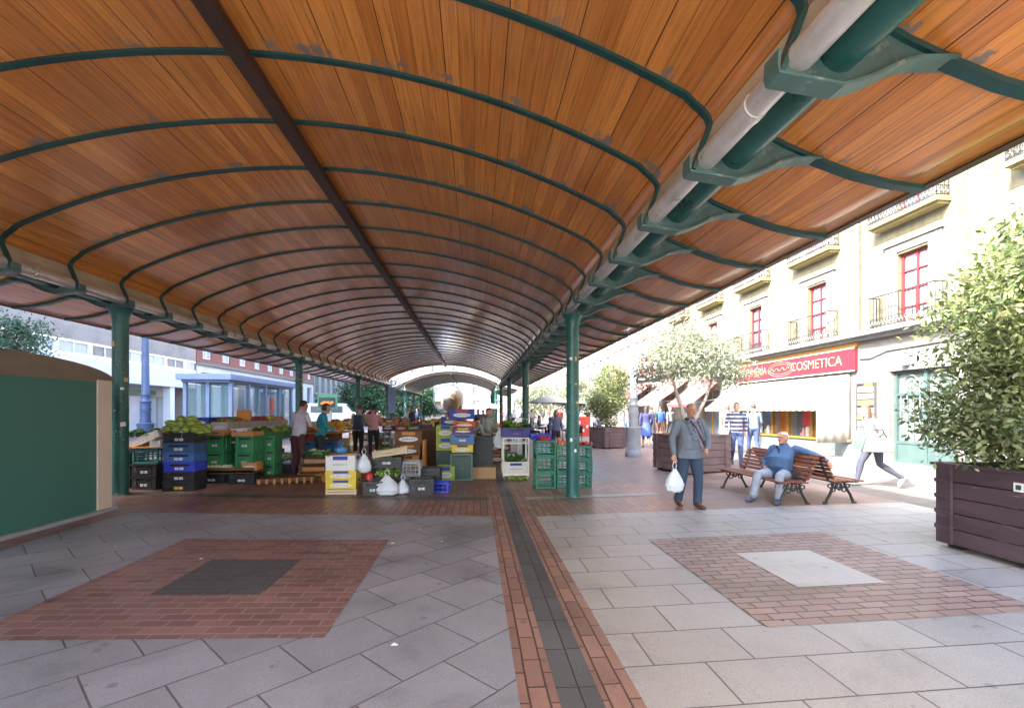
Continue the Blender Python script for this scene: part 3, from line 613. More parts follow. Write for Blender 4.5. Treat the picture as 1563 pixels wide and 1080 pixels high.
# far end: white building across the street behind the second canopy
T=thing('end_building','white building with tall dark windows closing the view behind the globe','building'); hs=[]
def eq(q,y,x0,x1,z0,z1,holes,m=0):
    t=M(); wallq(t,0,-1,x0,x1,z0,z1,holes,.25); q.add([(p[1],y+p[0],p[2]) for p in t.v],t.f,m)
hs=[(-30+4.3*c-.65,-30+4.3*c+.65,1.2+4.2*r,4.0+4.2*r) for c in range(16) for r in range(4)]
q=M(); eq(q,100,-34,38,.1,18,hs); q.add([(-34,100,18),(38,100,18),(38,110,18),(-34,110,18)],[(0,1,2,3)]); q.add([(-34,100,0),(-34,100,18),(-34,110,18),(-34,110,0)],[(0,1,2,3)]); q.build('wall',mat('warm_white_render',(.25,.245,.235),.8,.06,1),T)
for a,b,c,d in hs:
    q=M(); q.box(((a+b)/2,100.2,(c+d)/2),(b-a,.05,d-c)); f=q.build('window',mat('grey_pane',(.16,.18,.22)),T)
    q=M(); q.box(((a+b)/2,100.15,(c+d)/2),(.07,.04,d-c)); q.box(((a+b)/2,100.147,c+(d-c)*.6),(b-a,.04,.07)); q.build('frame',WHITE,f)
# ---------------------------------------------------------------- trees and planters
def leafm(name,cols,rough=.5):
    m,nt,b=nodes(name); g=nt.nodes.new('ShaderNodeNewGeometry'); r=ramp(nt,g.outputs['Random Per Island'],[(i/(len(cols)-1),c) for i,c in enumerate(cols)])
    nt.links.new(r.outputs[0],b.inputs['Base Color']); b.inputs['Roughness'].default_value=rough
    tr=nt.nodes.new('ShaderNodeBsdfTranslucent'); nt.links.new(r.outputs[0],tr.inputs[0]); mx=nt.nodes.new('ShaderNodeMixShader'); mx.inputs[0].default_value=.25
    out=[n for n in nt.nodes if n.type=='OUTPUT_MATERIAL'][0]; nt.links.new(b.outputs[0],mx.inputs[1]); nt.links.new(tr.outputs[0],mx.inputs[2]); nt.links.new(mx.outputs[0],out.inputs[0])
    return m
LF_BAY=leafm('bay_leaves',[(.04,.075,.02),(.10,.14,.045),(.18,.21,.08),(.29,.30,.15)],.4)
LF_OLIVE=leafm('olive_leaves',[(.13,.16,.10),(.23,.26,.17),(.34,.36,.26)],.6)
LF_DARK=leafm('dark_leaves',[(.02,.06,.025),(.035,.10,.04),(.06,.14,.06)],.6)
LF_MID=leafm('mid_leaves',[(.03,.08,.04),(.06,.13,.07),(.11,.19,.11)],.6)
BARK=mat('bark',(.16,.13,.10),.9,.4,14,bmp=.8); BARKP=mat('pale_bark',(.30,.27,.23),.9,.4,14,bmp=.8)
def leaves(centres,radii,n,size,clump=.14,seed=1,shell=.55,aspect=2.3):
    r=np.random.default_rng(seed); C_=np.array(centres,float); R=np.array(radii,float).reshape(len(centres),-1)
    if R.shape[1]==1: R=np.repeat(R,3,1)
    vol=R.prod(1)**.75; which=r.choice(len(C_),n//12,p=vol/vol.sum())
    d=r.normal(size=(len(which),3)); d/=np.linalg.norm(d,axis=1)[:,None]
    rad=shell+(1-shell)*r.random(len(which))**.6; lump=1+.16*np.sin(d[:,0]*7+which)*np.sin(d[:,1]*6+which*2)+.12*np.sin(d[:,2]*9)
    P0=C_[which]+d*R[which]*(rad*lump)[:,None]
    P=np.repeat(P0,12,0)+r.normal(size=(len(P0)*12,3))*clump; D=np.repeat(d,12,0); ok=P[:,2]>.09; P=P[ok]; D=D[ok]
    k=len(P); a=D*.5+r.normal(size=(k,3))*.8; a/=np.linalg.norm(a,axis=1)[:,None]; b=np.cross(a,r.normal(size=(k,3))); b/=np.linalg.norm(b,axis=1)[:,None]; nn=np.cross(a,b)
    s=size*(.6+.8*r.random(k))[:,None]; hw=s/aspect/2
    V=np.stack([P,P+a*s*.5+b*hw+nn*s*.06,P+a*s,P+a*s*.5-b*hw+nn*s*.06],1).reshape(-1,3)
    Fq=np.arange(k*4).reshape(-1,4); return V,Fq
def leaf_obj(name,V,Fq,m,par):
    me=bpy.data.meshes.new(name); me.vertices.add(len(V)); me.vertices.foreach_set('co',V.ravel()); me.loops.add(Fq.size); me.loops.foreach_set('vertex_index',Fq.ravel().astype('i'))
    me.polygons.add(len(Fq)); me.polygons.foreach_set('loop_start',np.arange(0,Fq.size,4,dtype='i')); me.update(calc_edges=True); me.validate(); me.materials.append(m)
    o=bpy.data.objects.new(name,me); COL.objects.link(o); o.parent=par; return o
def tree(name,label,loc,trunk,balls,nleaf,size,lm,bm_=None,clump=.14,seed=1,group=None,limbs=True,shell=.5,cat='tree'):
    T=thing(name,label,cat,loc,0,group); r=random.Random(seed); q=M()
    for path,ra in trunk: q.tube(path,[ra*(1-.6*i/(len(path)-1)) for i in range(len(path))],9)
    if limbs:
        tips=[t[0][-1] for t in trunk]
        for c,rr in balls:
            rr=rr if not isinstance(rr,(tuple,list)) else min(rr)
            a=min(tips,key=lambda t:(Vector(t)-Vector(c)).length)
            for k in range(4):
                e=Vector(c)+Vector((r.uniform(-1,1),r.uniform(-1,1),r.uniform(-.6,1)))*rr*.7; mid=(Vector(a)+e)/2+Vector((r.uniform(-.1,.1),r.uniform(-.1,.1),.05))
                q.tube([a,mid,e],[trunk[0][1]*.35,trunk[0][1]*.2,.006],5)
    q.build('trunk',bm_ or BARK,T,True)
    V,Fq=leaves([c for c,_ in balls],[([x]*3 if not isinstance(x,(tuple,list)) else x) for _,x in balls],nleaf,size,clump,seed,shell); leaf_obj('crown',V,Fq,lm,T)
    return T
PLM=mat('worn_plum_boards',(.072,.046,.058),.5,.3,4,dirt=(.22,.19,.20),dscale=6,dthr=.60,bmp=.25,stretch=(1,.35,2.2))
PLM2=mat('faded_brown_boards',(.13,.085,.085),.6,.3,4,dirt=(.26,.22,.20),dscale=7,dthr=.62,bmp=.25)
SOIL=mat('soil',(.06,.045,.03),.95,.4,20,bmp=.8)
def planter(label,loc,rz,L,W,H,m,sticker=False):
    T=thing('planter_box',label,'planter',loc,rz); q=M(); n=5; bh=H/n
    for k in range(n):
        z=bh*(k+.5)
        for s in (-1,1):
            q.box((s*(W/2-.02),0,z),(.04,L-.36,bh-.010)); q.box((0,s*(L/2-.02),z),(W-.36,.04,bh-.010))
    q.build('board_panel',m,T,bevel=.004)
    for sx in (-1,1):
        for sy in (-1,1):
            q=M(); pts=[(sx*(W/2+.012),sy*(L/2-.19)),(sx*(W/2+.012),sy*(L/2-.03)),(sx*(W/2-.03),sy*(L/2+.012)),(sx*(W/2-.19),sy*(L/2+.012)),(sx*(W/2-.19),sy*(L/2-.05)),(sx*(W/2-.05),sy*(L/2-.19))]
            q.prism(pts,'z',.0,H)
            for k in range(1,5):
                z=bh*k; q.box((sx*(W/2+.02),sy*(L/2-.11),z),(.035,.15,.03)); q.box((sx*(W/2-.11),sy*(L/2+.02),z),(.15,.035,.03))
            q.box((sx*(W/2+.02),sy*(L/2-.20),H/2),(.03,.025,H-.01)); q.box((sx*(W/2-.20),sy*(L/2+.02),H/2),(.025,.03,H-.01))
            q.build('corner_post',m,T)
    q=M(); q.box((0,0,H+.012),(W+.06,L+.06,.03)); 
    q=M()
    for s in (-1,1): q.box((s*(W/2-.03),0,H+.012),(.12,L+.05,.03)); q.box((0,s*(L/2-.03),H+.0125),(W-.19,.12,.028))
    q.build('rim',m,T); q=M(); q.box((0,0,H-.10),(W-.1,L-.1,.04)); q.build('soil',SOIL,T)
    q=M()
    for sx in (-1,1):
        for sy in (-1,1): q.box((sx*(W/2-.15),sy*(L/2-.15),-.03),(.14,.14,.06))
    q.build('foot',BLACK,T)
    if sticker:
        q=M(); q.box((-W/2-.004,-.12,H-.13),(.004,.085,.085)); o=q.build('sticker',WHITE,T); q=M(); q.box((-W/2-.008,-.12,H-.13),(.003,.045,.045)); q.build('emblem',TEAL,o)
    return T
planter('large dark plum planter box closest on the right, holding the big bay tree',(5.85,4.22,.16),0,1.42,1.40,.85,PLM,True)
TR=tree('bay_tree','big round light green bay tree in the nearest planter',(6.0,4.25,.95),[([(0,0,-.1),(.03,.02,.5),(.0,.05,1.1),(.05,.0,1.6)],.06),([(.1,.1,-.1),(.2,.15,.6),(.3,.2,1.2)],.035)],
 [((.12,.05,1.62),(1.05,.95,.98)),((-.10,-.1,2.02),(.75,.75,.62)),((-.18,.05,.52),(.85,.8,.52)),((.35,-.35,.5),(.8,.8,.5)),((-.25,-.35,.28),(.62,.6,.36)),((.6,.1,1.1),(.8,.8,.6)),((-.72,.25,.42),(.42,.4,.30)),((-.1,.3,1.1),(.62,.6,.4)),((-.62,.45,.62),(.6,.5,.42)),((-.55,.1,1.55),(.7,.7,.62))],
 46000,.07,LF_BAY,clump=.09,seed=3,shell=.35)
planter('brown planter box right behind the walking man',(5.45,11.6,.15),.28,1.35,1.30,.86,PLM2)
tree('olive_tree','twin trunk pale olive tree in the planter behind the walking man',(5.45,11.7,.95),[([(0,0,-.1),(-.12,0,.5),(-.30,.05,1.1),(-.45,.0,1.55)],.075),([(.08,0,-.1),(.22,.05,.5),(.45,0,1.0),(.62,.0,1.5)],.06)],
 [((-.55,0,2.05),(.75,.75,.55)),((.35,.1,2.15),(.85,.8,.62)),((1.0,0,1.75),(.6,.6,.42)),((-1.0,.1,1.55),(.42,.42,.36)),((0,-.3,1.75),(.6,.6,.4)),((1.35,.1,1.45),(.4,.35,.28)),((-.1,0,2.5),(.6,.6,.32))],10000,.085,LF_OLIVE,BARKP,clump=.12,seed=5,shell=.3)
planter('brown planter box farther along, holding the two tier clipped shrub',(5.48,19.2,.16),.35,1.15,1.10,.78,PLM2)
tree('clipped_shrub','two tier clipped green shrub in a planter left of the grey lamp post',(5.4,19.2,.9),[([(0,0,-.1),(.02,0,.9),(.05,0,1.7)],.06)],
 [((.20,0,1.98),(.76,.7,.62)),((-.02,0,1.12),(.78,.72,.5)),((-.2,.1,.75),(.5,.5,.35)),((.1,0,.36),(.42,.42,.3))],13000,.08,LF_BAY,clump=.08,seed=8,shell=.45)
for i,(x,y,h,lab) in enumerate([(7.0,33,3.6,'pale olive tree above the terrace, just right of the second column'),(4.9,37,3.3,'pale olive tree seen between the far columns and the near one'),(8.6,30,3.4,'soft grey green olive tree behind the two tier shrub'),(5.8,50,3.8,'small far olive tree near the end of the canopy'),(9.3,44,4.2,'far olive tree in front of the white building')]):
    tree('olive_tree',lab,(x,y,.12),[([(0,0,0),(.1,0,.8),(-.15,0,1.5)],.09),([(0,0,.8),(.35,0,1.6)],.06)],[((-.7,0,h*.72),(1.0,.9,.62)),((.6,.2,h*.8),(1.1,1,.7)),((0,0,h*.55),(1.3,1.1,.55)),((.1,0,h),(.8,.8,.45))],6500,.14,LF_OLIVE,BARKP,.2,20+i,'olive trees along the terrace',shell=.3)
# left trees
tree('street_tree','small green tree above the teal kiosk roof, in front of the office block',(-16.9,19.0,.2),[([(0,0,0),(0,0,2),(.1,0,3.4)],.1)],[((-.3,0,4.0),(.7,.7,.55)),((.2,.2,4.4),(.5,.5,.4)),((-.5,0,4.6),(.42,.45,.32)),((.5,0,3.7),(.35,.4,.3)),((-.9,0,4.0),(.45,.4,.5))],3200,.12,LF_MID,None,.16,31)
for i,(x,y,h,w_,lab) in enumerate([(-12.5,60,6.0,2.6,'tall dark tree left of the third left column'),(-9.3,58,4.2,2.0,'rounded mid green tree between the far left columns'),(-15.5,66,7.0,3.0,'largest dark tree in front of the far white block'),(-7.0,64,4.8,1.9,'dark tree partly behind the teal far column'),(-4.6,75,5.0,2.0,'dark tree deep under the second canopy')]):
    tree('street_tree',lab,(x,y,.2),[([(0,0,0),(.1,0,h*.3),(0,0,h*.6)],.16)],[((0,0,h*.55),(w_,w_,h*.28)),((-.5*w_,.2,h*.4),(w_*.6,w_*.6,h*.22)),((.5*w_,0,h*.45),(w_*.6,w_*.6,h*.22)),((0,0,h*.85),(w_*.6,w_*.6,h*.17))],9000,.30,LF_MID if i==1 else LF_DARK,None,.35,40+i,'trees beyond the left stalls',shell=.4)
# ---------------------------------------------------------------- lamp posts
def lamp_post(label,loc,m):
    T=thing('lamp_post',label,'street lamp',loc,0,'cast iron lamp posts')
    q=M(); q.lathe([(.29,0),(.29,.16),(.27,.20),(.235,.26),(.235,.86),(.25,.90),(.25,.98),(.20,1.0)],n=24); q.build('base',m,T,True)
    q=M(); q.lathe([(.17,.98),(.15,1.15),(.155,1.40),(.17,1.46),(.15,1.52),(.155,1.68),(.17,1.72),(.135,1.76),(.125,1.9),(.14,1.95),(.115,2.0),(.10,4.2),(.085,6.0),(.12,6.05),(.12,6.12),(.05,6.2)],n=20); q.build('post',m,T,True)
    q=M(); q.lathe([(.10,6.2),(.22,6.65),(.24,6.7)],n=8); q.build('lantern',mat('lantern_glass',(.4,.4,.38)),T); q=M(); q.lathe([(.27,6.7),(.2,6.8),(.05,6.98),(.03,7.1)],n=8); q.build('cap',m,T)
    return T
LPL=mat('blue_grey_paint',(.055,.09,.19),.45,.2,4); LPR=mat('light_grey_paint',(.25,.26,.29),.45,.2,4)
lamp_post('blue grey cast iron lamp post left of the glass pavilion',(-11.16,16.9,.23),LPL)
lamp_post('grey cast iron lamp post beside the two tier shrub',(5.28,15.45,.10),LPR)
# ---------------------------------------------------------------- benches
SLAT=mat('brown_varnished_slats',(.16,.055,.03),.4,.35,9,dirt=(.22,.16,.13),dscale=10,dthr=.64,stretch=(1,.25,1))
def bench_side(q,y):
    # cast iron end frame in the x,z plane, seat towards -x
    for p,r in (([(-.27,0),(-.25,.05),(-.20,.18),(-.13,.30),(-.10,.40)],.022),([(.22,0),(.20,.06),(.13,.20),(.09,.32),(.09,.40)],.022),([(-.30,.405),(-.1,.40),(.10,.385),(.17,.43),(.26,.66),(.31,.86)],.020),([(-.12,.33),(-.02,.25),(.08,.32)],.014)):
        q.tube([(x,y,z) for x,z in p],r,8)
    for cx,cz,rr in ((-.01,.33,.055),(-.01,.33,.028),(-.10,.26,.04),(.09,.26,.04),(-.16,.33,.035),(.14,.33,.035)):
        q.tube([(cx+rr*math.cos(a),y,cz+rr*math.sin(a)) for a in np.linspace(0,2*PI,13)],.011,6,cap=False)
    for fx in (-.275,.225): q.ell((fx,y,.02),(.045,.035,.022),10,6)
def bench(label,loc,rz,L=1.95):
    T=thing('park_bench',label,'bench',loc,rz); T.scale=(1,1,.88)
    for y in (-L/2+.12,L/2-.12): q=M(); bench_side(q,y); q.build('end_frame',IRON,T,True)
    q=M()
    for k in range(7): q.box((-.31+.074*k,0,.432-.004*abs(k-3)+ (.012 if k==0 else 0)),(.058,L,.028),ry=.0)
    q.build('seat',SLAT,T,bevel=.006); q=M()
    for k in range(6):
        t=k/5; q.box((.165+.155*t,0,.50+.36*t),(.026,L,.060),ry=-.0+.38)
    q.build('backrest',SLAT,T,bevel=.006); return T
B1=bench('brown slatted bench with the seated man, facing the canopy',(5.13,8.1,.095),0.0)
B2=bench('brown slatted bench back to back with the occupied one, empty',(5.84,8.05,.115),PI)
# ---------------------------------------------------------------- left kiosk, glass pavilion, globe
K=thing('market_kiosk','closed teal kiosk with an arched brown roof and cream end board, left edge','kiosk',(-6.8,5.9,.16))
q=M(); q.box((0,-.2,.96),(2.94,2.76,1.92)); q.build('teal_wall',mat('flat_teal_panel',(.036,.145,.115),.55,.05,1.2,bmp=.03),K)
q=M(); q.box((.02,1.31,.945),(2.94,.255,1.885)); q.build('cream_end_board',mat('cream_board',(.62,.50,.40),.7,.08,2),K,bevel=.005)
ap=[(1.62*math.cos(a),1.88+.27*math.sin(a)) for a in np.linspace(0,PI,17)]; 
q=M(); q.prism([(p[0]-.10,p[1]) for p in ap]+[(-1.72,1.86),(1.52,1.86)],'x',-1.55,1.475); q.build('arched_roof',mat('brown_roof',(.17,.13,.09),.6,.25,6,stretch=(1,.3,1)),K)
q=M(); q.box((-.05,.0,.02),(3.2,2.95,.06)) ; q.build('base_plate',GREYM,K)
PV=thing('glass_pavilion','glass pavilion with a blue grey flat roof behind the left stalls','pavilion',(-10.42,22.3,.23),0.0)
PVM=mat('blue_grey_cladding',(.19,.26,.40),.5,.12,2); TINT=glassm('tinted_glass',(.20,.33,.36),.05,.32)
q=M(); q.box((0,0,2.72),(2.05,6.7,.24)); q.box((0,0,2.56),(1.8,6.4,.10)); q.build('roof',PVM,PV,bevel=.02)
for x,y in [(-.85,-3.0),(0,-3.0),(.85,-3.0),(.85,-1.6),(.85,0),(.85,1.5),(.85,3.0),(-.85,3.0)]:
    q=M(); q.box((x,y,1.26),(.13,.13,2.52)); q.build('post',PVM,PV)
q=M(); q.box((0,-3.0,1.5),(1.57,.02,1.9)); q.box((.85,-.0,1.5),(.02,5.87,1.9)); q.box((-.85,0,1.5),(.02,5.87,1.9)); q.box((0,3.0,1.5),(1.57,.02,1.9)); q.build('glazing',TINT,PV)
q=M(); q.box((0,-3.0,.27),(1.57,.05,.5)); q.box((.85,0,.27),(.05,5.87,.5)); q.build('lower_panel',PVM,PV)
q=M(); q.box((.35,2.0,1.5),(.5,1.5,1.6)); q.build('blue_screen',mat('blue_screen',(.03,.20,.38),.3),PV); q=M(); q.box((.87,.7,1.65),(.02,.3,.75)); q.build('poster',gm[0],PV)
def m_globe():
    m,nt,b=nodes('globe_skin'); tc=nt.nodes.new('ShaderNodeTexCoord'); sp=nt.nodes.new('ShaderNodeSeparateXYZ'); nt.links.new(tc.outputs['Object'],sp.inputs[0])
    n=noise(nt,tc.outputs['Object'],2.1,5,.6,.4); s=mathn(nt,'ADD',mathn(nt,'SUBTRACT',mathn(nt,'MULTIPLY',sp.outputs[0],.42),mathn(nt,'MULTIPLY',sp.outputs[2],.16)),n.outputs[0])
    r=ramp(nt,s,[(.28,(.15,.18,.26)),(.36,(.34,.34,.33)),(.60,(.33,.325,.30)),(.66,(.17,.12,.05)),(.85,(.24,.18,.085))]); nt.links.new(r.outputs[0],b.inputs['Base Color']); b.inputs['Roughness'].default_value=.25; return m
GB=thing('globe_sculpture','big pale globe with a tan patch standing between the two canopies','sculpture',(-2.08,36.4,.05))
q=M(); q.ell((0,0,0),(1.06,1.06,1.06),40,24); o=q.build('globe',m_globe(),GB,True); o.location=(0,0,2.5)
q=M(); q.lathe([(.7,0),(.7,.3),(.4,.4),(.35,1.2),(.5,1.36)],n=24); q.build('pedestal',PALE,GB,True)
q=M(); q.tube([(1.12*math.cos(a),0,2.5+1.12*math.sin(a)) for a in np.linspace(0,2*PI,41)],.035,8,cap=False); q.build('ring',LPL,GB)
# ---------------------------------------------------------------- people
SKIN=mat('skin',(.50,.27,.19),.55,.12,9,bmp=.05); SKIN2=mat('tanned_skin',(.40,.20,.13),.55,.12,9,bmp=.05)
def cloth(n,c,v=.18): return mat(n,c,.85,v,7,bmp=.25)
def hairm(n,c): return mat(n,c,.6,.35,30,bmp=.5,stretch=(3,3,.6))
HG=hairm('grey_hair',(.36,.34,.32)); HW=hairm('white_hair',(.60,.58,.54)); HB=hairm('dark_hair',(.03,.02,.015)); HN=hairm('brown_hair',(.12,.06,.03)); HL=hairm('light_brown_hair',(.09,.05,.03))
SHOE=mat('dark_shoe',(.03,.028,.03),.45,.3,8); SHOEW=mat('white_shoe',(.32,.32,.33),.5,.1,8); SHOEB=mat('brown_shoe',(.10,.04,.025),.4,.3,8)
EYE=mat('eye_dark',(.02,.018,.015),.3,.1,3); 
def _ring(c,side,fwd,a,b,n=14): return [c+side*(a*math.cos(2*PI*j/n))+fwd*(b*math.sin(2*PI*j/n)) for j in range(n)]
def loft(q,rings):
    n=len(rings[0]); vs=[p for r in rings for p in r]; k=len(rings)
    q.add(vs,[(i*n+j,i*n+(j+1)%n,(i+1)*n+(j+1)%n,(i+1)*n+j) for i in range(k-1) for j in range(n)]+[tuple(range(n-1,-1,-1)),tuple(range((k-1)*n,k*n))])
def person(label,loc,rz,pose=None,top=None,bottom=None,hair=HN,hairlen=0.0,skin=SKIN,shoe=SHOE,scale=1.0,belly=0.0,voxel=.013,hands=True,loose=1.0,skirt=None,sleeve=True,bald=0.0,wide=1.0,face=True,hem=None,group=None,cat='person',seat_=False,torso_len=0,headturn=0.0):
    V=Vector; J=dict(pelvis=(0,0,.93),chest=(0,-.005,1.25),neck=(0,.01,1.45),head=(0,-.015,1.60))
    for s,t in ((1,'l'),(-1,'r')):
        J['sh'+t]=(s*.185,.01,1.405); J['el'+t]=(s*.245,.03,1.13); J['wr'+t]=(s*.255,-.05,.88)
        J['hip'+t]=(s*.09,0,.91); J['kn'+t]=(s*.10,-.015,.49); J['an'+t]=(s*.10,.02,.085)
    J.update(pose or {}); J={k:V(v) for k,v in J.items()}
    T=thing('person',label,cat,loc,rz,group); T.scale=(scale,)*3
    q=M(); caps=[]
    side=(J['shl']-J['shr']).normalized(); hs=(J['hipl']-J['hipr']).normalized()
    up=(J['neck']-J['pelvis']).normalized(); fw=up.cross(side).normalized()*-1   # forward
    hf=up.cross(hs).normalized()*-1
    P,Cc,Nk=J['pelvis'],J['chest'],J['neck']
    W=wide; rings=[]
    for t,a,b,off in ((-.16,.10,.085,0),(-.06,.155,.115,0),(.10,.165+.25*belly,.118+.55*belly,.6*belly),(.42,.158+.30*belly,.112+.75*belly,.85*belly),(.62,.165+.12*belly,.115+.35*belly,.35*belly),(.80,.178,.118,.02*0)):
        c=P.lerp(Cc,t/.62) if t<.62 else Cc.lerp(Nk,(t-.62)/.38)
        f=hf.lerp(fw,max(0,min(1,t))); s=hs.lerp(side,max(0,min(1,t)))
        rings.append(_ring(c+f*off,s.normalized(),f.normalized(),a*W,b))
    c=Cc.lerp(Nk,.72); rings.append(_ring(c,side,fw,.165*W,.095)); c=Nk-up*.03; rings.append(_ring(c,side,fw,.10,.078)); rings.append(_ring(Nk+up*.02,side,fw,.06,.062)); loft(q,rings)
    caps += [(P-up*.06,P+up*.02,.13,'b'),(P+up*.05,Cc,.14+belly*.6,'t'),(Cc,Nk-up*.07,.13,'t'),(J['shl'],J['shr'],.07,'t')]
    if hem:                                            # jacket skirt hanging below the waist
        loft(q,[_ring(P+up*.14,hs,hf,.17+.2*belly,.13+.5*belly),_ring(P-up*.02,hs,hf,.195,.155+.2*belly),_ring(P-up*hem,hs,hf,.205,.165)])
        caps.append((P+up*.02,P-up*(hem-.06),.215,'t'))
    hd=J['head']; q.tube([Nk-up*.04,Nk.lerp(hd,.6)],[.062,.056],10); caps.append((Nk-up*.0,hd-(hd-Nk)*.4,.055,'s'))
    # head frame turned about its own up axis
    hu=(hd-Nk).normalized().lerp(V((0,0,1)),.7).normalized(); hfw=(fw-hu*fw.dot(hu)).normalized(); hfw=Matrix.Rotation(headturn,3,hu)@hfw; hsd=hfw.cross(hu)*-1
    RM=Matrix((hsd,-hfw,hu)).transposed()
    def H(x,y,z): return hd+RM@V((x,y,z))
    q.ell(hd+hu*.012,(.074,.094,.108),16,12,rot=RM); q.ell(H(0,-.018,-.055),(.056,.070,.062),14,9,rot=RM)
    caps += [(hd-hu*.04,hd+hu*.04,.095,'s')]
    if face:
        q.prism([(0,0),(1,0),(1,1)],'z',0,.0001) if False else None
        q.tube([H(0,-.088,.022),H(0,-.112,-.022),H(0,-.098,-.030)],[.009,.016,.012],7)
        q.tube([H(-.045,-.080,.036),H(0,-.092,.034),H(.045,-.080,.036)],[.010,.012,.010],6)
        q.tube([H(-.022,-.086,-.055),H(0,-.092,-.054),H(.022,-.086,-.055)],[.007,.009,.007],6); q.ell(H(0,-.080,-.092),(.026,.022,.018),8,6,rot=RM)
        for s in (-1,1): q.ell(H(s*.078,.008,-.005),(.012,.022,.034),8,6,rot=RM)
    for s,t in ((1,'l'),(-1,'r')):
        a,b,c=J['sh'+t],J['el'+t],J['wr'+t]; L=loose
        q.tube([a+ (Nk-a)*.25,a,a.lerp(b,.5),b,b.lerp(c,.35),c],[.052*L,.057*L,.054*L,.047*L,.046*L,.036*L],10)
        lab='t'; caps += [(a,b,.05*L,'t'),(b,c.lerp(b,.12),.042*L,'t' if sleeve else 's')] 
        if not sleeve: caps += [(a.lerp(b,.62),b,.05,'s')]
        d=(c-b).normalized(); e=J.get('hd'+t); d=(e-c).normalized() if e is not None else d
        sd=d.cross(V((0,1,0))); sd=(sd if sd.length>.2 else d.cross(V((1,0,0)))).normalized(); pn=d.cross(sd).normalized()
        if hands:
            q.tube([c-d*.03,c],[.028,.027],8); loft(q,[_ring(c+d*z,sd,pn,aa,bb,10) for z,aa,bb in ((-.01,.026,.018),(.03,.038,.017),(.075,.042,.015),(.09,.038,.013))])
            for k,(o,l) in enumerate(((-.031,.062),(-.0105,.072),(.0105,.067),(.031,.052))):
                p0=c+d*.082+sd*o; p1=p0+d*l*.55+pn*.010; p2=p0+d*l*.90+pn*.034; q.tube([p0-d*.01,p1,p2],[.0095,.0088,.007],6)
            p0=c+d*.025-sd*.03; q.tube([p0,p0+d*.03-sd*.022+pn*.006,p0+d*.062-sd*.028+pn*.016],[.012,.0105,.008],6)
        else: q.ell(c+d*.06,(.035,.03,.075),8,6,rot=d.to_track_quat('Z','Y').to_matrix())
        caps.append((c+d*.012,c+d*.15,.035,'s'))
        a,b,c=J['hip'+t],J['kn'+t],J['an'+t]; L=loose
        thin=.9 if skirt else 1
        q.tube([a+V((0,0,.02)),a.lerp(b,.15),a.lerp(b,.6),b,b.lerp(c,.35),b.lerp(c,.8),c.lerp(b,.04)],[.095,.098*L,.080*L,.064*L,.062*L,.055*L*(1.05 if L>1 else .8),.056*L*(1.1 if L>1 else .72)],12)
        lab='s' if skirt else 'b'; caps += [(a,b,.08,lab),(b,c+V((0,0,.015)),.058,lab)]
        tdir=J.get('toe'+t); tdir=(tdir-c) if tdir is not None else V((hf.x,hf.y,0)).normalized()*.17+V((s*.02,0,-.045))
        td=tdir.normalized(); ts=td.cross(V((0,0,1))).normalized(); tu=ts.cross(td)
        loft(q,[_ring(c+td*z+tu*h,ts,tu,aa,bb,12) for z,h,aa,bb in ((-.065,-.035,.020,.025),(-.05,-.025,.034,.05),(.02,-.022,.04,.052),(.09,-.018,.046,.038),(.15,-.010,.042,.028),(.185,-.006,.022,.016))])
        caps += [(c-td*.03-tu*.03,c+td*.17-tu*.01,.045,'h')]
    if skirt:
        loft(q,[_ring(P+up*.06,hs,hf,.165,.12),_ring(P-V((0,0,.12)),hs,hf,.20,.16),_ring(P-V((0,0,skirt)),hs,hf,.24,.20)]); caps += [(P,P-V((0,0,skirt-.04)),.21,'b')]
    # one continuous surface
    me=bpy.data.meshes.new('tmp'); me.from_pydata(q.v,[],q.f); bm=bmesh.new(); bm.from_mesh(me); bmesh.ops.recalc_face_normals(bm,faces=bm.faces); bm.to_mesh(me); bm.free()
    o=bpy.data.objects.new('tmp',me); COL.objects.link(o); r=o.modifiers.new('r','REMESH'); r.mode='VOXEL'; r.voxel_size=voxel; sm=o.modifiers.new('s','SMOOTH'); sm.iterations=2; sm.factor=.4
    dg=bpy.context.evaluated_depsgraph_get(); dg.update(); nm=bpy.data.meshes.new_from_object(o.evaluated_get(dg)); bpy.data.objects.remove(o)
    n=len(nm.polygons); cen=np.empty(n*3); nm.polygons.foreach_get('center',cen); cen=cen.reshape(-1,3); best=np.full(n,9.); lab=np.zeros(n,int); LI={'s':0,'t':1,'b':2,'h':3}
    for a,b,ra,l in caps:
        a=np.array(a);b=np.array(b);ab=b-a; t=np.clip(((cen-a)@ab)/max(1e-9,ab@ab),0,1); dd=np.linalg.norm(cen-(a+t[:,None]*ab),axis=1)-ra
        k=dd<best; best[k]=dd[k]; lab[k]=LI[l]
    if hem: lab[(lab==2)&(cen[:,2]>P.z-hem)]=1; lab[(lab==1)&(cen[:,2]<P.z-hem)&(abs(cen[:,0])<.205)]=2
    nm.materials.clear()
    for m_ in (skin,top,bottom or top,shoe): nm.materials.append(m_)
    nm.polygons.foreach_set('material_index',lab.astype('i')); nm.polygons.foreach_set('use_smooth',[True]*n)
    bo=bpy.data.objects.new('body',nm); COL.objects.link(bo); bo.parent=T; nm.name='body'
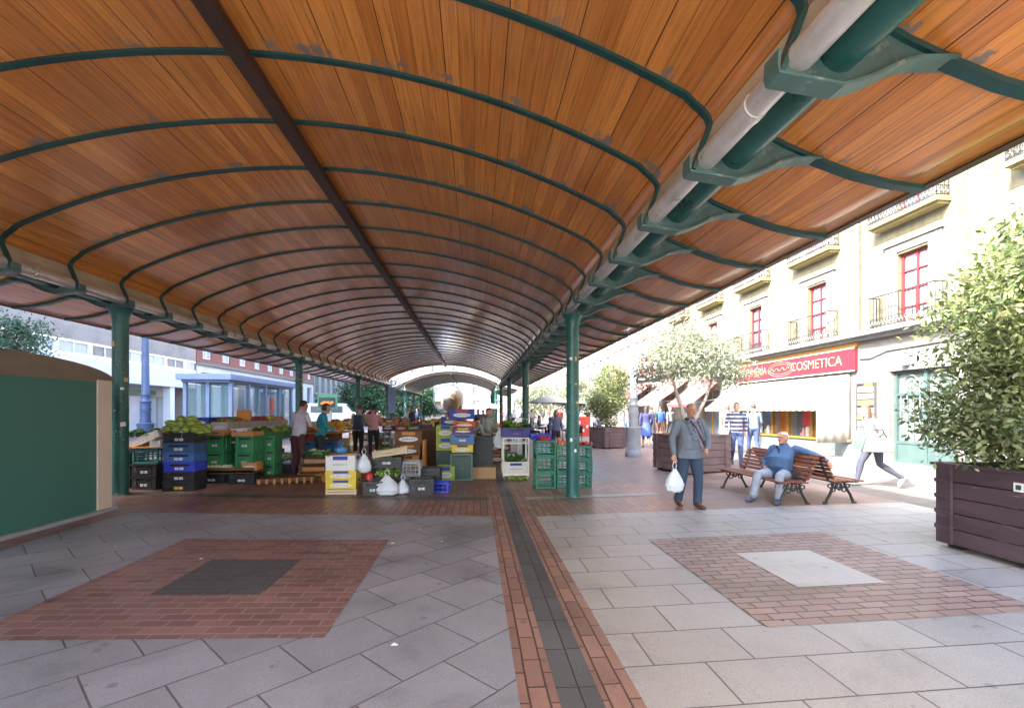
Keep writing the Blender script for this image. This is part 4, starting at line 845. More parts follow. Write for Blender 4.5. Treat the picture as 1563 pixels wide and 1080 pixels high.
    # hair
    if bald<1:
        h=M(); n_,k_=18,12; vs=[]; 
        for i in range(k_+1):
            a=PI*i/k_
            for j in range(n_):
                b=2*PI*j/n_; x,y,z=math.sin(a)*math.cos(b),math.sin(a)*math.sin(b),math.cos(a)
                vs.append((x,y,z))
        keep=lambda p:(p[2]>.42 and p[1]>-.62 or p[1]>.05 and p[2]>-.45 or p[2]>.60) and not (bald>0 and p[2]>1-bald*1.2 and p[1]<.5)
        pts=[H(p[0]*.083,p[1]*.102+.002,p[2]*.117+.014) for p in vs]
        fs=[f for f in [(i*n_+j,i*n_+(j+1)%n_,(i+1)*n_+(j+1)%n_,(i+1)*n_+j) for i in range(k_) for j in range(n_)] if sum(keep(vs[x]) for x in f)>=3]
        h.add(pts,fs)
        if hairlen: loft(h,[[H(x*.088*wd,(.022+y*.075),.05-zz) for x,y in [(math.cos(t),math.sin(t)) for t in np.linspace(-.45,PI+.45,9)]+[(math.cos(t)*.8,math.sin(t)*.5) for t in np.linspace(PI+.3,-.3,7)]] for zz,wd in ((0,1.02),(.07,1.1),(hairlen*.6,1.12),(hairlen,.95))])
        ho=h.build('hair',hair,T,True); 
        if not hairlen: ho.modifiers.new('thickness','SOLIDIFY').thickness=.012
    if face:
        e=M()
        for s in (-1,1): e.ell(H(s*.030,-.083,.017),(.0125,.008,.0075),8,6,rot=RM)
        e.build('eye',EYE,T,True)
    T['_H']=0; del T['_H']
    return T,H,J
JACK=cloth('grey_blue_jacket',(.13,.155,.185)); NAVY=cloth('navy_trousers',(.028,.048,.085)); 
def m_check(name,c1,c2,sz):
    m,nt,b=nodes(name); tc=nt.nodes.new('ShaderNodeTexCoord'); ch=nt.nodes.new('ShaderNodeTexChecker'); nt.links.new(tc.outputs['Object'],ch.inputs[0]); ch.inputs['Scale'].default_value=sz
    ch.inputs[1].default_value=(*c1,1); ch.inputs[2].default_value=(*c2,1); nt.links.new(ch.outputs[0],b.inputs['Base Color']); b.inputs['Roughness'].default_value=.85; return m
def m_stripe(name,c1,c2,period):
    m,nt,b=nodes(name); tc=nt.nodes.new('ShaderNodeTexCoord'); sp=nt.nodes.new('ShaderNodeSeparateXYZ'); nt.links.new(tc.outputs['Object'],sp.inputs[0])
    f=mathn(nt,'FRACT',mathn(nt,'DIVIDE',sp.outputs[2],period)); r=ramp(nt,f,[(.0,c1),(.48,c1),(.52,c2),(1.0,c2)]); nt.links.new(r.outputs[0],b.inputs['Base Color']); b.inputs['Roughness'].default_value=.85; return m
CHECK=m_check('checked_shirt',(.42,.30,.36),(.20,.14,.22),55)
# the walking man
MAN,Hm,Jm=person('older man in a grey blue jacket and navy trousers walking with a white bag',(3.40,7.30,.065),.06,
  dict(pelvis=(0,0,.92),chest=(.005,-.015,1.23),neck=(.01,-.02,1.42),head=(.012,-.05,1.555),shr=(-.20,.0,1.36),shl=(.205,.0,1.37),elr=(-.275,.03,1.10),wrr=(-.285,-.06,.86),hdr=(-.285,-.09,.75),ell=(.335,.03,1.12),wrl=(.255,-.10,.93),hdl=(.19,-.16,.88),
   hipr=(-.095,0,.90),hipl=(.095,0,.90),knr=(-.11,.00,.49),anr=(-.125,.13,.095),toer=(-.14,-.02,.045),knl=(.12,-.07,.48),anl=(.11,-.06,.085),toel=(.15,-.22,.04)),
  JACK,NAVY,HG,0,SKIN2,SHOEB,1.0,.055,.0085,True,1.16,hem=.12,bald=.62,wide=1.06)
def patch(q,rows):                       # strip of quads from rows of (left,right) points
    for (a,b),(c,d) in zip(rows,rows[1:]): q.add([a,b,d,c],[(0,1,2,3)])
q=M(); g=lambda x,z,o=0: (x,-.160-.060*max(0,1-abs(z-1.08)/.25)-o+1.2*x*x+.055*max(0,(z-1.2)/.2),z)
rows=[((-.028,-.125,1.405),(.062,-.125,1.405))]+[(g(-.040+.02*k,1.36-.055*k),g(.095+.010*k,1.36-.055*k)) for k in range(8)]
patch(q,rows); sh=q.build('shirt',CHECK,MAN,True); sh.modifiers.new('t','SOLIDIFY').thickness=.012
q=M(); 
for s in (-1,1):
    r2=[((.02+s*.048,-.138,1.40),(.02+s*.085,-.115,1.41))]+[((lambda z,x0,x1:(g(x0,z,.010),g(x1,z,.0)))(1.36-.055*k, (-.035+.02*k if s<0 else .095+.010*k), (-.105+.012*k if s<0 else .155+.004*k))) for k in range(6)]
    patch(q,r2)
lp=q.build('lapel',JACK,MAN,True); lp.modifiers.new('t','SOLIDIFY').thickness=.008
q=M(); q.tube([(-.085,-.03,1.43),(-.04,-.13,1.39),(.03,-.185,1.27),(.09,-.218,1.12),(.165,-.19,1.0)],.014,6); q.build('strap',BLACK,MAN,True)
def bag_mesh(w,h,m,loc,label,rz=0,depth=.12,seed=1):
    r=np.random.default_rng(seed); T=thing('carrier_bag',label,'bag',loc,rz); q=M(); n=20; rings=[]
    for z,a in ((0,.55),(.03,.9),(.10,1.0),(.3*h,1.03),(.55*h,.86),(.75*h,.55),(.9*h,.30),(h,.16)):
        rings.append([(w/2*a*math.cos(2*PI*j/n)*(1+.07*math.sin(j*2.3+z*25)),depth/2*a*math.sin(2*PI*j/n)*(1+.16*math.sin(j*3.1+z*40)),z+.008*math.sin(j*1.7)) for j in range(n)])
    loft(q,[[Vector(p) for p in g_] for g_ in rings]); q.build('sack',m,T,True)
    q=M()
    for s in (-1,1): q.tube([(s*.015,0,h-.02),(s*.04,s*.01,h+.05),(s*.012,0,h+.11)],.006,6)
    q.build('handle',m,T); return T
PLAS=mat('thin_white_plastic',(.62,.66,.72),.35,.12,6)
hb=MAN.matrix_basis@Vector((-.285,-.12,.72)); bag_mesh(.30,.36,PLAS,(hb.x-.02,hb.y,hb.z-.44),'white plastic carrier bag held by the walking man',.1,.18)
# the seated man
BLUEJ=cloth('blue_denim_jacket',(.045,.095,.19)); LJEAN=cloth('pale_blue_jeans',(.26,.30,.37))
SM,Hs,Js=person('heavy white haired man in a blue jacket sitting with one arm along the bench back',(5.16,7.66,.095),-1.02,
  dict(pelvis=(0,.02,.47),chest=(0,.14,.77),neck=(.0,.19,.965),head=(-.01,.15,1.085),shl=(.20,.17,.905),shr=(-.20,.18,.90),ell=(.46,.22,.82),wrl=(.68,.20,.715),hdl=(.74,.16,.63),elr=(-.31,.14,.64),wrr=(-.22,-.10,.56),hdr=(-.14,-.18,.52),
   hipl=(.10,.0,.46),hipr=(-.10,.0,.46),knl=(.19,-.42,.47),knr=(-.17,-.42,.47),anl=(.17,-.40,.085),anr=(-.20,-.52,.085)),
  BLUEJ,LJEAN,HW,0,SKIN2,mat('blue_grey_trainer',(.05,.07,.12),.5,.2,8),.97,.13,.0085,True,1.12,bald=.12,wide=1.08,headturn=-.25)
q=M(); q.tube([(-.09,.08,.95),(-.02,.02,.90),(.06,-.11,.76),(.13,-.15,.62),(.19,-.02,.53)],.016,6); q.build('strap',BLACK,SM,True)
p=SM.matrix_basis@Vector((.30,.02,.40)); T=thing('shoulder_bag','black shoulder bag lying on the bench beside the seated man','bag',(p.x,p.y,.475),-1.0); q=M(); q.box((0,0,.07),(.26,.13,.14),taper=.8); q.build('pouch',BLACK,T,bevel=.02); q=M(); q.box((0,-.068,.085),(.2,.012,.07)); q.build('flap',mat('black_leather',(.03,.03,.033),.4),T,bevel=.004)
# the striding woman
WHT=cloth('white_top',(.125,.122,.14),.05); JEANG=cloth('grey_blue_jeans',(.05,.058,.085))
WOM,Hw,Jw=person('woman in a white top and jeans striding left with a big white handbag',(7.75,8.62,.135),-1.86,
  dict(pelvis=(0,0,.90),chest=(0,-.07,1.20),neck=(0,-.12,1.385),head=(0,-.165,1.52),shl=(.165,-.09,1.34),shr=(-.165,-.10,1.34),ell=(.22,.02,1.08),wrl=(.19,-.17,.93),elr=(-.22,-.05,1.08),wrr=(-.17,-.28,.95),
   hipl=(.085,0,.88),hipr=(-.085,0,.88),knr=(-.09,-.20,.49),anr=(-.09,-.28,.085),knl=(.09,.05,.47),anl=(.10,.42,.21),toel=(.11,.36,.055)),
  WHT,JEANG,HL,.22,SKIN,SHOEW,.97,.02,.010,True,.98)
T=thing('handbag','large pale handbag on the striding woman\'s arm','bag',(7.52,8.30,.84),-.3); q=M(); q.prism([(-.26,0),(.26,.0),(.20,.26),(-.17,.30)],'y',-.07,.07); q.build('pouch',mat('cream_leather',(.19,.18,.155),.5,.1,4),T,bevel=.02); q=M(); q.tube([(-.15,0,.28),(-.08,0,.42),(.08,0,.42),(.16,0,.25)],.012,6); q.build('handle',mat('black_leather',(.03,.03,.033)),T); 
q=M(); q.box((-.22,.0,.20),(.20,.03,.30),ry=.35); tag(q.build('green_folder',mat('pale_green',(.14,.26,.17),.6,.1,3)),'pale green folder carried beside the striding woman\'s handbag','folder').location=(7.42,8.36,.86)
# passers-by on the right
STR=m_stripe('striped_shirt',(.025,.035,.11),(.30,.30,.33),.105); DEN=cloth('blue_jeans',(.035,.055,.125)); LBL=cloth('pale_blue_shirt',(.14,.19,.29)); BLU=cloth('bright_blue_shirt',(.03,.085,.28)); DRK=cloth('dark_clothes',(.025,.026,.035)); 
walk=dict(knl=(.09,-.16,.50),anl=(.09,-.24,.085),knr=(-.09,.03,.47),anr=(-.09,.30,.17),toer=(-.09,.20,.04),ell=(.25,.12,1.14),wrl=(.24,.10,.90),elr=(-.25,-.05,1.14),wrr=(-.25,-.22,.95))
def feet(u,v): p=G(u,v); return (p.x,p.y,p.z)
person('man in a navy and white striped shirt walking past the shop',feet(1124,712),-.45,walk,STR,DEN,HN,0,SKIN,SHOE,1.0,.01,.016,False)
person('person in a pale blue shirt and jeans seen behind the striped man',feet(1150,697),2.9,walk,LBL,DEN,HB,0,SKIN,SHOE,1.0,0,.018,False)
person('figure in a long pinkish dress standing by the shop window',feet(1110,690),1.8,None,cloth('pink_beige_dress',(.18,.115,.10)),None,HL,.1,SKIN,SHOE,1.0,0,.018,False,skirt=.55)
person('woman in a navy top and blue skirt walking away past the lamp post',feet(986,684),2.9,dict(walk,anr=(-.09,.2,.12)),cloth('navy_top',(.035,.035,.12)),cloth('blue_skirt',(.05,.09,.36)),HB,.22,SKIN,SHOE,.98,0,.018,False,skirt=.42)
person('man in a bright blue shirt and brown trousers walking away',feet(1008,672),3.0,walk,BLU,cloth('brown_trousers',(.16,.08,.06)),HB,0,SKIN,SHOE,1.02,0,.02,False)
person('person in dark clothes just behind the woman in the blue skirt',feet(994,673),2.7,walk,cloth('charcoal',(.05,.05,.07)),DRK,HB,0,SKIN,SHOE,1.0,0,.02,False)
person('person in a grey jacket near the red awning, right of the blue shirt',feet(1023,668),3.3,walk,cloth('mid_grey',(.16,.17,.18)),DRK,HG,0,SKIN,SHOE,1.0,0,.02,False)
person('person in white walking between the clipped shrub and the lamp post',feet(957,668),3.0,walk,WHT,LBL,HN,0,SKIN,SHOE,1.0,0,.02,False)
# people of the market
lean=dict(chest=(0,-.05,1.24),neck=(0,-.09,1.43),head=(0,-.14,1.56),elr=(-.25,-.10,1.14),wrr=(-.2,-.32,1.05),ell=(.25,-.10,1.14),wrl=(.2,-.32,1.05),shl=(.185,-.05,1.39),shr=(-.185,-.05,1.39))
person('man in a pale lilac shirt and dark red trousers at the left stall, back turned',(-3.98,10.95,.12),2.6,lean,cloth('lilac_shirt',(.46,.43,.50)),cloth('dark_red_trousers',(.07,.02,.025)),HB,0,SKIN2,SHOE,1.03,.03,.013,False,sleeve=False)
person('woman in a teal jacket leaning over the fruit on the left stall',(-3.72,11.6,.11),2.0,lean,cloth('teal_jacket',(.02,.26,.32)),DRK,HB,.10,SKIN,SHOE,1.0,.03,.014,False)
person('shopper with a dark blue backpack and beige top among the stalls',(-3.62,14.9,.11),2.9,lean,cloth('beige_top',(.36,.30,.26)),cloth('black_trousers',(.02,.02,.022)),HN,0,SKIN,SHOE,1.0,.03,.016,False)
q=M(); q.box((0,0,.22),(.30,.16,.44),taper=.85); T=tag(q.build('backpack',cloth('navy_backpack',(.03,.045,.09)),bevel=.05),'dark blue backpack worn by the beige shopper','backpack'); T.location=(-3.58,14.72,1.06)
person('shopper in a pink checked shirt beside the one with the backpack',(-3.28,15.5,.10),-2.8,lean,m_check('pink_check',(.58,.22,.26),(.62,.42,.44),40),DRK,HB,0,SKIN2,SHOE,1.0,.03,.016,False)
person('woman vendor with short reddish hair in a grey jacket at the right stall',(.25,12.75,.02),.9,lean,cloth('grey_jacket',(.26,.28,.27)),DRK,hairm('reddish_hair',(.16,.05,.025)),0,SKIN,SHOE,1.0,.02,.014,False)
person('vendor in a pale grey top bending over behind the red fruit boxes',(-.22,12.4,.03),.5,dict(chest=(0,-.26,1.14),neck=(0,-.42,1.24),head=(0,-.53,1.30),shl=(.17,-.38,1.22),shr=(-.17,-.38,1.22),ell=(.22,-.45,.98),wrl=(.18,-.60,.86),elr=(-.22,-.45,.98),wrr=(-.18,-.60,.86)),cloth('pale_grey_top',(.32,.35,.34)),DRK,HB,0,SKIN,SHOE,1.0,.03,.014,False)
person('woman with big curly dark hair in a grey blue top beyond the peaches',(2.95,17.2,.06),.25,None,cloth('slate_top',(.12,.13,.22)),DRK,HB,.20,SKIN,SHOE,.93,.02,.014,False)
person('vendor in dark red with dark hair far behind the left stalls',(-5.3,24.5,.15),.3,lean,cloth('maroon',(.16,.03,.045)),DRK,HB,.1,SKIN,SHOE,1.0,0,.02,False)
# ---------------------------------------------------------------- market: crates, stalls, produce
def plast(n,c): return mat('plastic_'+n,c,.45,.2,5,bmp=.08,dirt=tuple(.10+q*.75 for q in c),dscale=8,dthr=.60)
PG=plast('bright_green',(.035,.20,.075)); PGV=plast('bottle_green',(.012,.17,.11)); PDG=plast('dark_green',(.02,.06,.045)); PB=plast('royal_blue',(.025,.045,.45)); PBM=plast('mid_blue',(.04,.12,.34)); PBS=plast('steel_blue',(.035,.085,.20)); PK=plast('black',(.018,.018,.021)); PP=plast('purple_blue',(.04,.03,.22)); PT=plast('teal',(.03,.15,.14)); PSB=plast('sky_blue',(.05,.19,.44)); PR=plast('red',(.34,.05,.03))
CARD=mat('cardboard',(.40,.25,.13),.85,.15,4); CORG=mat('orange_card',(.55,.22,.05),.7,.12,4); CWH=mat('white_card',(.66,.65,.63),.7,.06,4); CGR=mat('grey_card',(.40,.39,.36),.75,.1,4); CLIM=mat('lime_card',(.30,.38,.05),.6,.1,4); CRED=mat('red_card',(.40,.05,.035),.6,.15,4); CPUR=mat('purple_card',(.10,.035,.12),.6,.15,4); CBLU=mat('blue_card',(.02,.05,.32),.6,.15,4); CYEL=mat('yellow_card',(.62,.46,.04),.6,.1,4); CBRN=mat('brown_card',(.14,.07,.035),.8,.2,4); WTRAY=mat('pale_wood',(.58,.46,.31),.75,.2,5,stretch=(.3,2,2))
PLATE=mat('crate_label',(.62,.62,.60),.6,.1,9)
PROT={}
def lid(q,W,D,z): return q
def crate_proto(kind,W,D,Hh,m,m2=None):
    key=(kind,W,D,Hh,m.name,m2.name if m2 else '')
    if key in PROT: return copy_tree(PROT[key]),False
    T=thing({'vent':'vented_crate','solid':'plastic_crate','carton':'printed_box','tray':'wooden_tray','bin':'plastic_bin'}[kind],'crate','crate'); t=.018; q=M()
    if kind=='vent':
        for zz,hh in ((.018,.036),(Hh-.02,.04),(Hh*.5,.016)):
            for s in (-1,1): q.box((0,s*(D/2-t/2),zz),(W,t,hh)); q.box((s*(W/2-t/2),0,zz),(t,D-2*t,hh))
        for sx in (-1,1):
            for sy in (-1,1): q.box((sx*(W/2-.012),sy*(D/2-.012),Hh/2),(.034,.034,Hh-.004))
        nz=max(2,int(Hh/.075))
        for k in range(1,nz):
            z=Hh*k/nz
            for s in (-1,1): q.box((0,s*(D/2-.012),z),(W-.06,.008,.014)); q.box((s*(W/2-.012),0,z),(.008,D-.06,.014))
        for L,ax in ((W,0),(D,1)):
            n=max(3,int(L/.085))
            for k in range(1,n):
                o=-L/2+L*k/n
                for s in (-1,1): q.box((o,s*(D/2-.009),Hh/2),(.011,.012,Hh-.08)) if ax==0 else q.box((s*(W/2-.009),o,Hh/2),(.012,.011,Hh-.08))
        q.box((0,0,.01),(W-.05,D-.05,.014))
        b=q.build('crate_body',m,T)
    elif kind in('solid','bin'):
        hw=W*.32; hz=Hh-.055 if Hh<.4 else Hh-.07; hh=.036
        for s in (-1,1):
            y=s*(D/2-t/2); q.box((0,y,(hz-hh/2)/2),(W,t,hz-hh/2)); q.box((0,y,(hz+hh/2+Hh)/2),(W,t,Hh-hz-hh/2))
            for e in (-1,1): q.box((e*(hw+(W/2-hw)/2),y,hz),((W/2-hw),t,hh))
            x=s*(W/2-t/2); q.box((x,0,Hh/2),(t,D-2*t,Hh))
            q.box((0,s*(D/2+.006),Hh-.012),(W+.024,.014,.024)); q.box((s*(W/2+.006),0,Hh-.012),(.014,D,.024))
            for k in range(-1,2):
                q.box((k*W*.30,s*(D/2+.004),hz*.45),(.014,.010,hz*.8)); q.box((s*(W/2+.004),k*D*.30,Hh*.45),(.010,.014,Hh*.82))
            q.box((0,s*(D/2+.005),.02),(W-.02,.012,.026)); q.box((s*(W/2+.005),0,.02),(.012,D-.02,.026))
        q.box((0,0,.012),(W-.03,D-.03,.016)); b=q.build('crate_body',m,T)
        for s in (-1,1): q=M(); q.box((0,s*(D/2-.03),hz),(hw*2,.006,hh)); q.build('slot_shade_plate',BLACK,T)  # black plate behind each hand hole paints in the shade of the hollow
        for s in (-1,1):
            q=M(); q.box((0,s*(D/2+.003),hz*.50),(W*.27,.008,.045)); 
            for k in range(5): q.box((-W*.09+W*.045*k,s*(D/2+.008),hz*.50),(W*.022,.004,.018),m=1)
            q.build('label_plate',[m2 or PLATE,GREYM],T)
    elif kind=='carton':
        for s in (-1,1):
            q.box((0,s*(D/2-.006),Hh/2),(W,.012,Hh)); q.box((s*(W/2-.006),0,Hh/2),(.012,D-.024,Hh))
        q.box((0,0,.01),(W-.03,D-.03,.012)); b=q.build('box_body',m,T)
        for s in (-1,1):
            q=M(); q.box((0,s*(D/2+.002),Hh*.84),(W*.5,.006,Hh*.26)); q.build('top_band',m2 or CWH,T)
            q=M(); q.box((s*(W/2+.002),0,Hh*.84),(.006,D*.5,Hh*.26)); q.build('top_band',m2 or CWH,T)
        for s in (-1,1):
            q=M(); q.add([(W*.36*math.cos(a),s*(D/2+.006),Hh*.40+Hh*.20*math.sin(a)) for a in np.linspace(0,2*PI,17)[:-1]],[tuple(range(16))])
            for k in range(6): q.box((-W*.22+W*.088*k,s*(D/2+.009),Hh*.40+.004*(k%2)),(W*.05,.003,Hh*.10),m=1)
            q.build('printed_oval',[CWH,GREYM],T)
    else:
        for s in (-1,1):
            for k in range(2): q.box((0,s*(D/2-.005),Hh*(.27+.46*k)),(W,.009,Hh*.38)); q.box((s*(W/2-.005),0,Hh*(.27+.46*k)),(.009,D-.02,Hh*.38))
        for sx in (-1,1):
            for sy in (-1,1): q.box((sx*(W/2-.024),sy*(D/2-.024),Hh*.52),(.028,.028,Hh*1.04+.02))
        q.box((0,0,.012),(W-.03,D-.03,.008)); b=q.build('tray_slats',m,T)
        if m2:
            for s in (-1,1):
                q=M(); q.box((0,s*(D/2+.002),Hh*.5),(W*.75,.005,Hh*.5)); q.build('printed_strip',m2,T)
                q=M(); q.box((s*(W/2+.002),0,Hh*.5),(.005,D*.6,Hh*.5)); q.build('printed_strip',m2,T)
    PROT[key]=T; return T,True
def put(label,kind,x,y,z,W,D,Hh,m,m2=None,rz=0,rx=0,ry=0,cat=None,group=None):
    T,_=crate_proto(kind,W,D,Hh,m,m2); T.location=(x,y,z); T.rotation_euler=(rx,ry,rz); T['label']=label; T['category']=cat or ('box' if kind=='carton' else 'tray' if kind=='tray' else 'crate')
    if group: T['group']=group
    elif 'group' in T: del T['group']
    return T
ORD=['bottom','second from bottom','third from bottom','fourth from bottom','fifth from bottom','topmost']
def stack(name,where,kind,x,y,z,W,D,Hh,ms,m2=None,rz=0,group=None):
    for i,m in enumerate(ms):
        pos='topmost' if i==len(ms)-1 else ORD[i]; col=m.name.replace('plastic_','').replace('_',' ').replace(' card','').split('.')[0]
        if len(ms)==1: lab=f'{col} {name} {where}'
        else: lab=f'{col} {name}, {pos} of the stack {where}'
        put(lab,kind,x+random.uniform(-.006,.006),y+random.uniform(-.006,.006),z,W,D,Hh,m,m2 if not isinstance(m2,list) else m2[i],rz+random.uniform(-.025,.025),group=group); z+=Hh+.003
    return z
# produce ------------------------------------------------------
def m_melon():
    m,nt,b=nodes('melon_rind'); tc=nt.nodes.new('ShaderNodeTexCoord'); w_=nt.nodes.new('ShaderNodeTexWave'); w_.bands_direction='Z'; w_.inputs['Scale'].default_value=7; w_.inputs['Distortion'].default_value=3; nt.links.new(tc.outputs['Object'],w_.inputs[0])
    r=ramp(nt,w_.outputs[1],[(.2,(.16,.24,.03)),(.8,(.36,.44,.09))]); nt.links.new(r.outputs[0],b.inputs['Base Color']); b.inputs['Roughness'].default_value=.5; return m
MEL=m_melon(); LET=mat('lettuce_green',(.22,.34,.05),.6,.35,9,bmp=.4); LETD=mat('dark_leaf_green',(.05,.14,.03),.6,.4,9,bmp=.4); CAB=mat('pale_cabbage',(.40,.50,.26),.6,.25,7)
FR={k:mat('fruit_'+k,c,.4,.2,4,bmp=.05) for k,c in dict(red=(.42,.03,.03),orange=(.60,.20,.02),yellow=(.62,.45,.04),green=(.14,.28,.05),peach=(.62,.20,.15),purple=(.10,.02,.08),lime=(.30,.42,.06),pale=(.55,.5,.35),brown=(.2,.11,.05)).items()}
def heap(label,x,y,z,W,D,r,m,h=.05,rz=0,name='fruit_heap',seed=0):
    R=random.Random(seed or int(x*100)+int(y*37)); q=M(); nx=max(2,int(W/(1.9*r))); ny=max(2,int(D/(1.9*r)))
    ms=m if isinstance(m,list) else [m]
    for lay in range(2):
        for i in range(nx-lay):
            for j in range(ny-lay):
                px=-W/2+(i+.5+.5*lay)*W/nx; py=-D/2+(j+.5+.5*lay)*D/ny; dd=1-((px/(W/2))**2+(py/(D/2))**2)*.5
                q.ell((px+R.uniform(-.2,.2)*r,py+R.uniform(-.2,.2)*r,r*.6+lay*r*1.3+h*dd+R.uniform(-.2,.2)*r),(r*R.uniform(.85,1.1),)*3,8,6,m=R.randrange(len(ms)))
    o=q.build(name,ms,None,True); o.location=(x,y,z); o.rotation_euler=(0,0,rz); return tag(o,label,'produce',kind='stuff')
def leafy(label,x,y,z,W,D,h,m,n=40,name='leafy_greens',cat='vegetables',seed=1,kind='stuff'):
    R=random.Random(seed); q=M()
    for k in range(n):
        px,py=R.uniform(-W/2,W/2),R.uniform(-D/2,D/2); a=R.uniform(0,2*PI); L=R.uniform(.09,.2); tilt=R.uniform(.3,1.2); ww=L*.38
        d=Vector((math.cos(a)*math.cos(tilt),math.sin(a)*math.cos(tilt),math.sin(tilt))); s=Vector((-math.sin(a),math.cos(a),0)); u=d.cross(s)*-1; b=Vector((px,py,R.uniform(0,h*.6)))
        vs=[]; 
        for t,wd,dr in ((0,.2,0),(.35,.9,.02),(.7,1,.0),(1,.35,-.05)):
            c=b+d*L*t+Vector((0,0,dr)); vs += [c-s*ww*wd+u*.02*R.random(),c+u*-.012,c+s*ww*wd+u*.02*R.random()]
        q.add(vs,[(3*i+j,3*i+j+1,3*i+j+4,3*i+j+3) for i in range(3) for j in range(2)])
    o=q.build(name,m,None,True,recalc=False); o.location=(x,y,z); return tag(o,label,cat,kind=kind)
g0=gz(-5.4)
# left front stall -----------------------------------------------------------
zt=stack('slotted crate','under the melons, left stall','solid',-5.36,9.18,g0,.54,.40,.172,[PK,PK,PB,PBM,PBS,PK],[FR['yellow'],PLATE,PLATE,PLATE,PLATE,PLATE])
R=random.Random(4); mp=None
spots=[(-.22+.165*i,-.16+.16*j,.02) for i in range(4) for j in range(3)]+[(-.15+.16*i,-.10+.17*j,.115) for i in range(3) for j in range(2)]+[(.32,-.12,-.02),(.36,.05,-.03),(.30,.2,.05),(-.06,.0,.20),(.09,.03,.19)]
for i,(a,b,c) in enumerate(spots):
    q=M()
    if mp is None:
        q.ell((0,0,0),(.075,.125,.072),14,10); q.tube([(0,.12,0),(.005,.14,.012)],.008,6); mp=q.build('melon',MEL,None,True); o=mp
    else: o=mp.copy(); COL.objects.link(o)
    o.location=(-5.36+a,9.15+b,zt+.02+c+.03); o.rotation_euler=(R.uniform(-.3,.3),R.uniform(-.3,.3),R.uniform(-.9,.9)+PI/3); tag(o,'striped yellow green melon in the pile on the black topped crate stack','melon','melons piled on the left stall')
q=M(); q.box((-5.02,9.2,zt-.02),(.18,.55,.02)); q.box((-5.36,9.2,zt-.005),(.62,.46,.012)); tag(q.build('dark_board',PK),'dark board under the melons on the left stall','board')
stack('crate','left of the melon stack, behind the big column','solid',-6.02,9.28,g0+.012,.42,.4,.235,[PK,PK],None)
put('teal vented crate on two black crates left of the melon stack','vent',-6.0,9.28,g0+.49,.44,.4,.27,PT)
stack('crate','half hidden behind the left column','solid',-6.55,9.42,g0+.02,.40,.4,.21,[PK,PK,PK],None)
q=M(); q.box((0,0,0),(.95,.6,.02)); o=q.build('orange_board',CORG); o.location=(-6.12,9.3,g0+.79); tag(o,'orange board laid over the teal vented crate','board')
put('white tilted carton with greens sloping beside the left column','carton',-6.12,9.35,g0+.83,.78,.5,.13,CWH,CGR,0,0,-.42)
leafy('dark greens in the tilted white carton by the left column',-6.1,9.35,g0+.96,.6,.4,.1,LETD,40,seed=5)
put('small white open box beside the dark top crate of the melon stack','carton',-5.78,9.12,g0+.80,.18,.25,.12,CWH,CGR)
# green solid stacks
for i,(x,nm) in enumerate(((-5.28,'right of the melon stack'),(-4.72,'by the long table'))):
    z=stack('deep crate',nm,'solid',x,10.25+.05*i,gz(x)+.28,.36,.5,.335,[PG,PG],None) ; 
    stack('deep crate','behind, '+nm,'solid',x+.28,10.75,gz(x)+.02,.22,.4,.30,[PG,PG,PG])
    put(f'orange open tray on the green crates {nm}','tray',x,10.2,z,.42,.5,.09,CORG,CARD)
put('low black crate on the ground under the left brown tray','solid',-5.30,10.15,gz(-5.3),.5,.45,.19,PK,PLATE); put('low black crate on the ground under the right end of the brown tray','solid',-4.72,10.15,gz(-4.7),.5,.45,.19,PK,PLATE)
q=M(); q.box((0,0,0),(1.2,.46,.06)); q.box((0,-.22,.04),(1.2,.02,.10)); o=q.build('brown_tray',CBRN); o.location=(-5.05,10.1,gz(-5)+.235); tag(o,'wide shallow brown tray with pale onions in front of the green crates','tray')
heap('pale onions in the wide brown tray before the green crates',-5.2,10.05,gz(-5)+.26,.5,.3,.035,FR['pale'],.02)
put('small orange carton at the right end of the brown tray','carton',-4.55,10.02,gz(-5)+.27,.30,.26,.15,CORG,CARD)
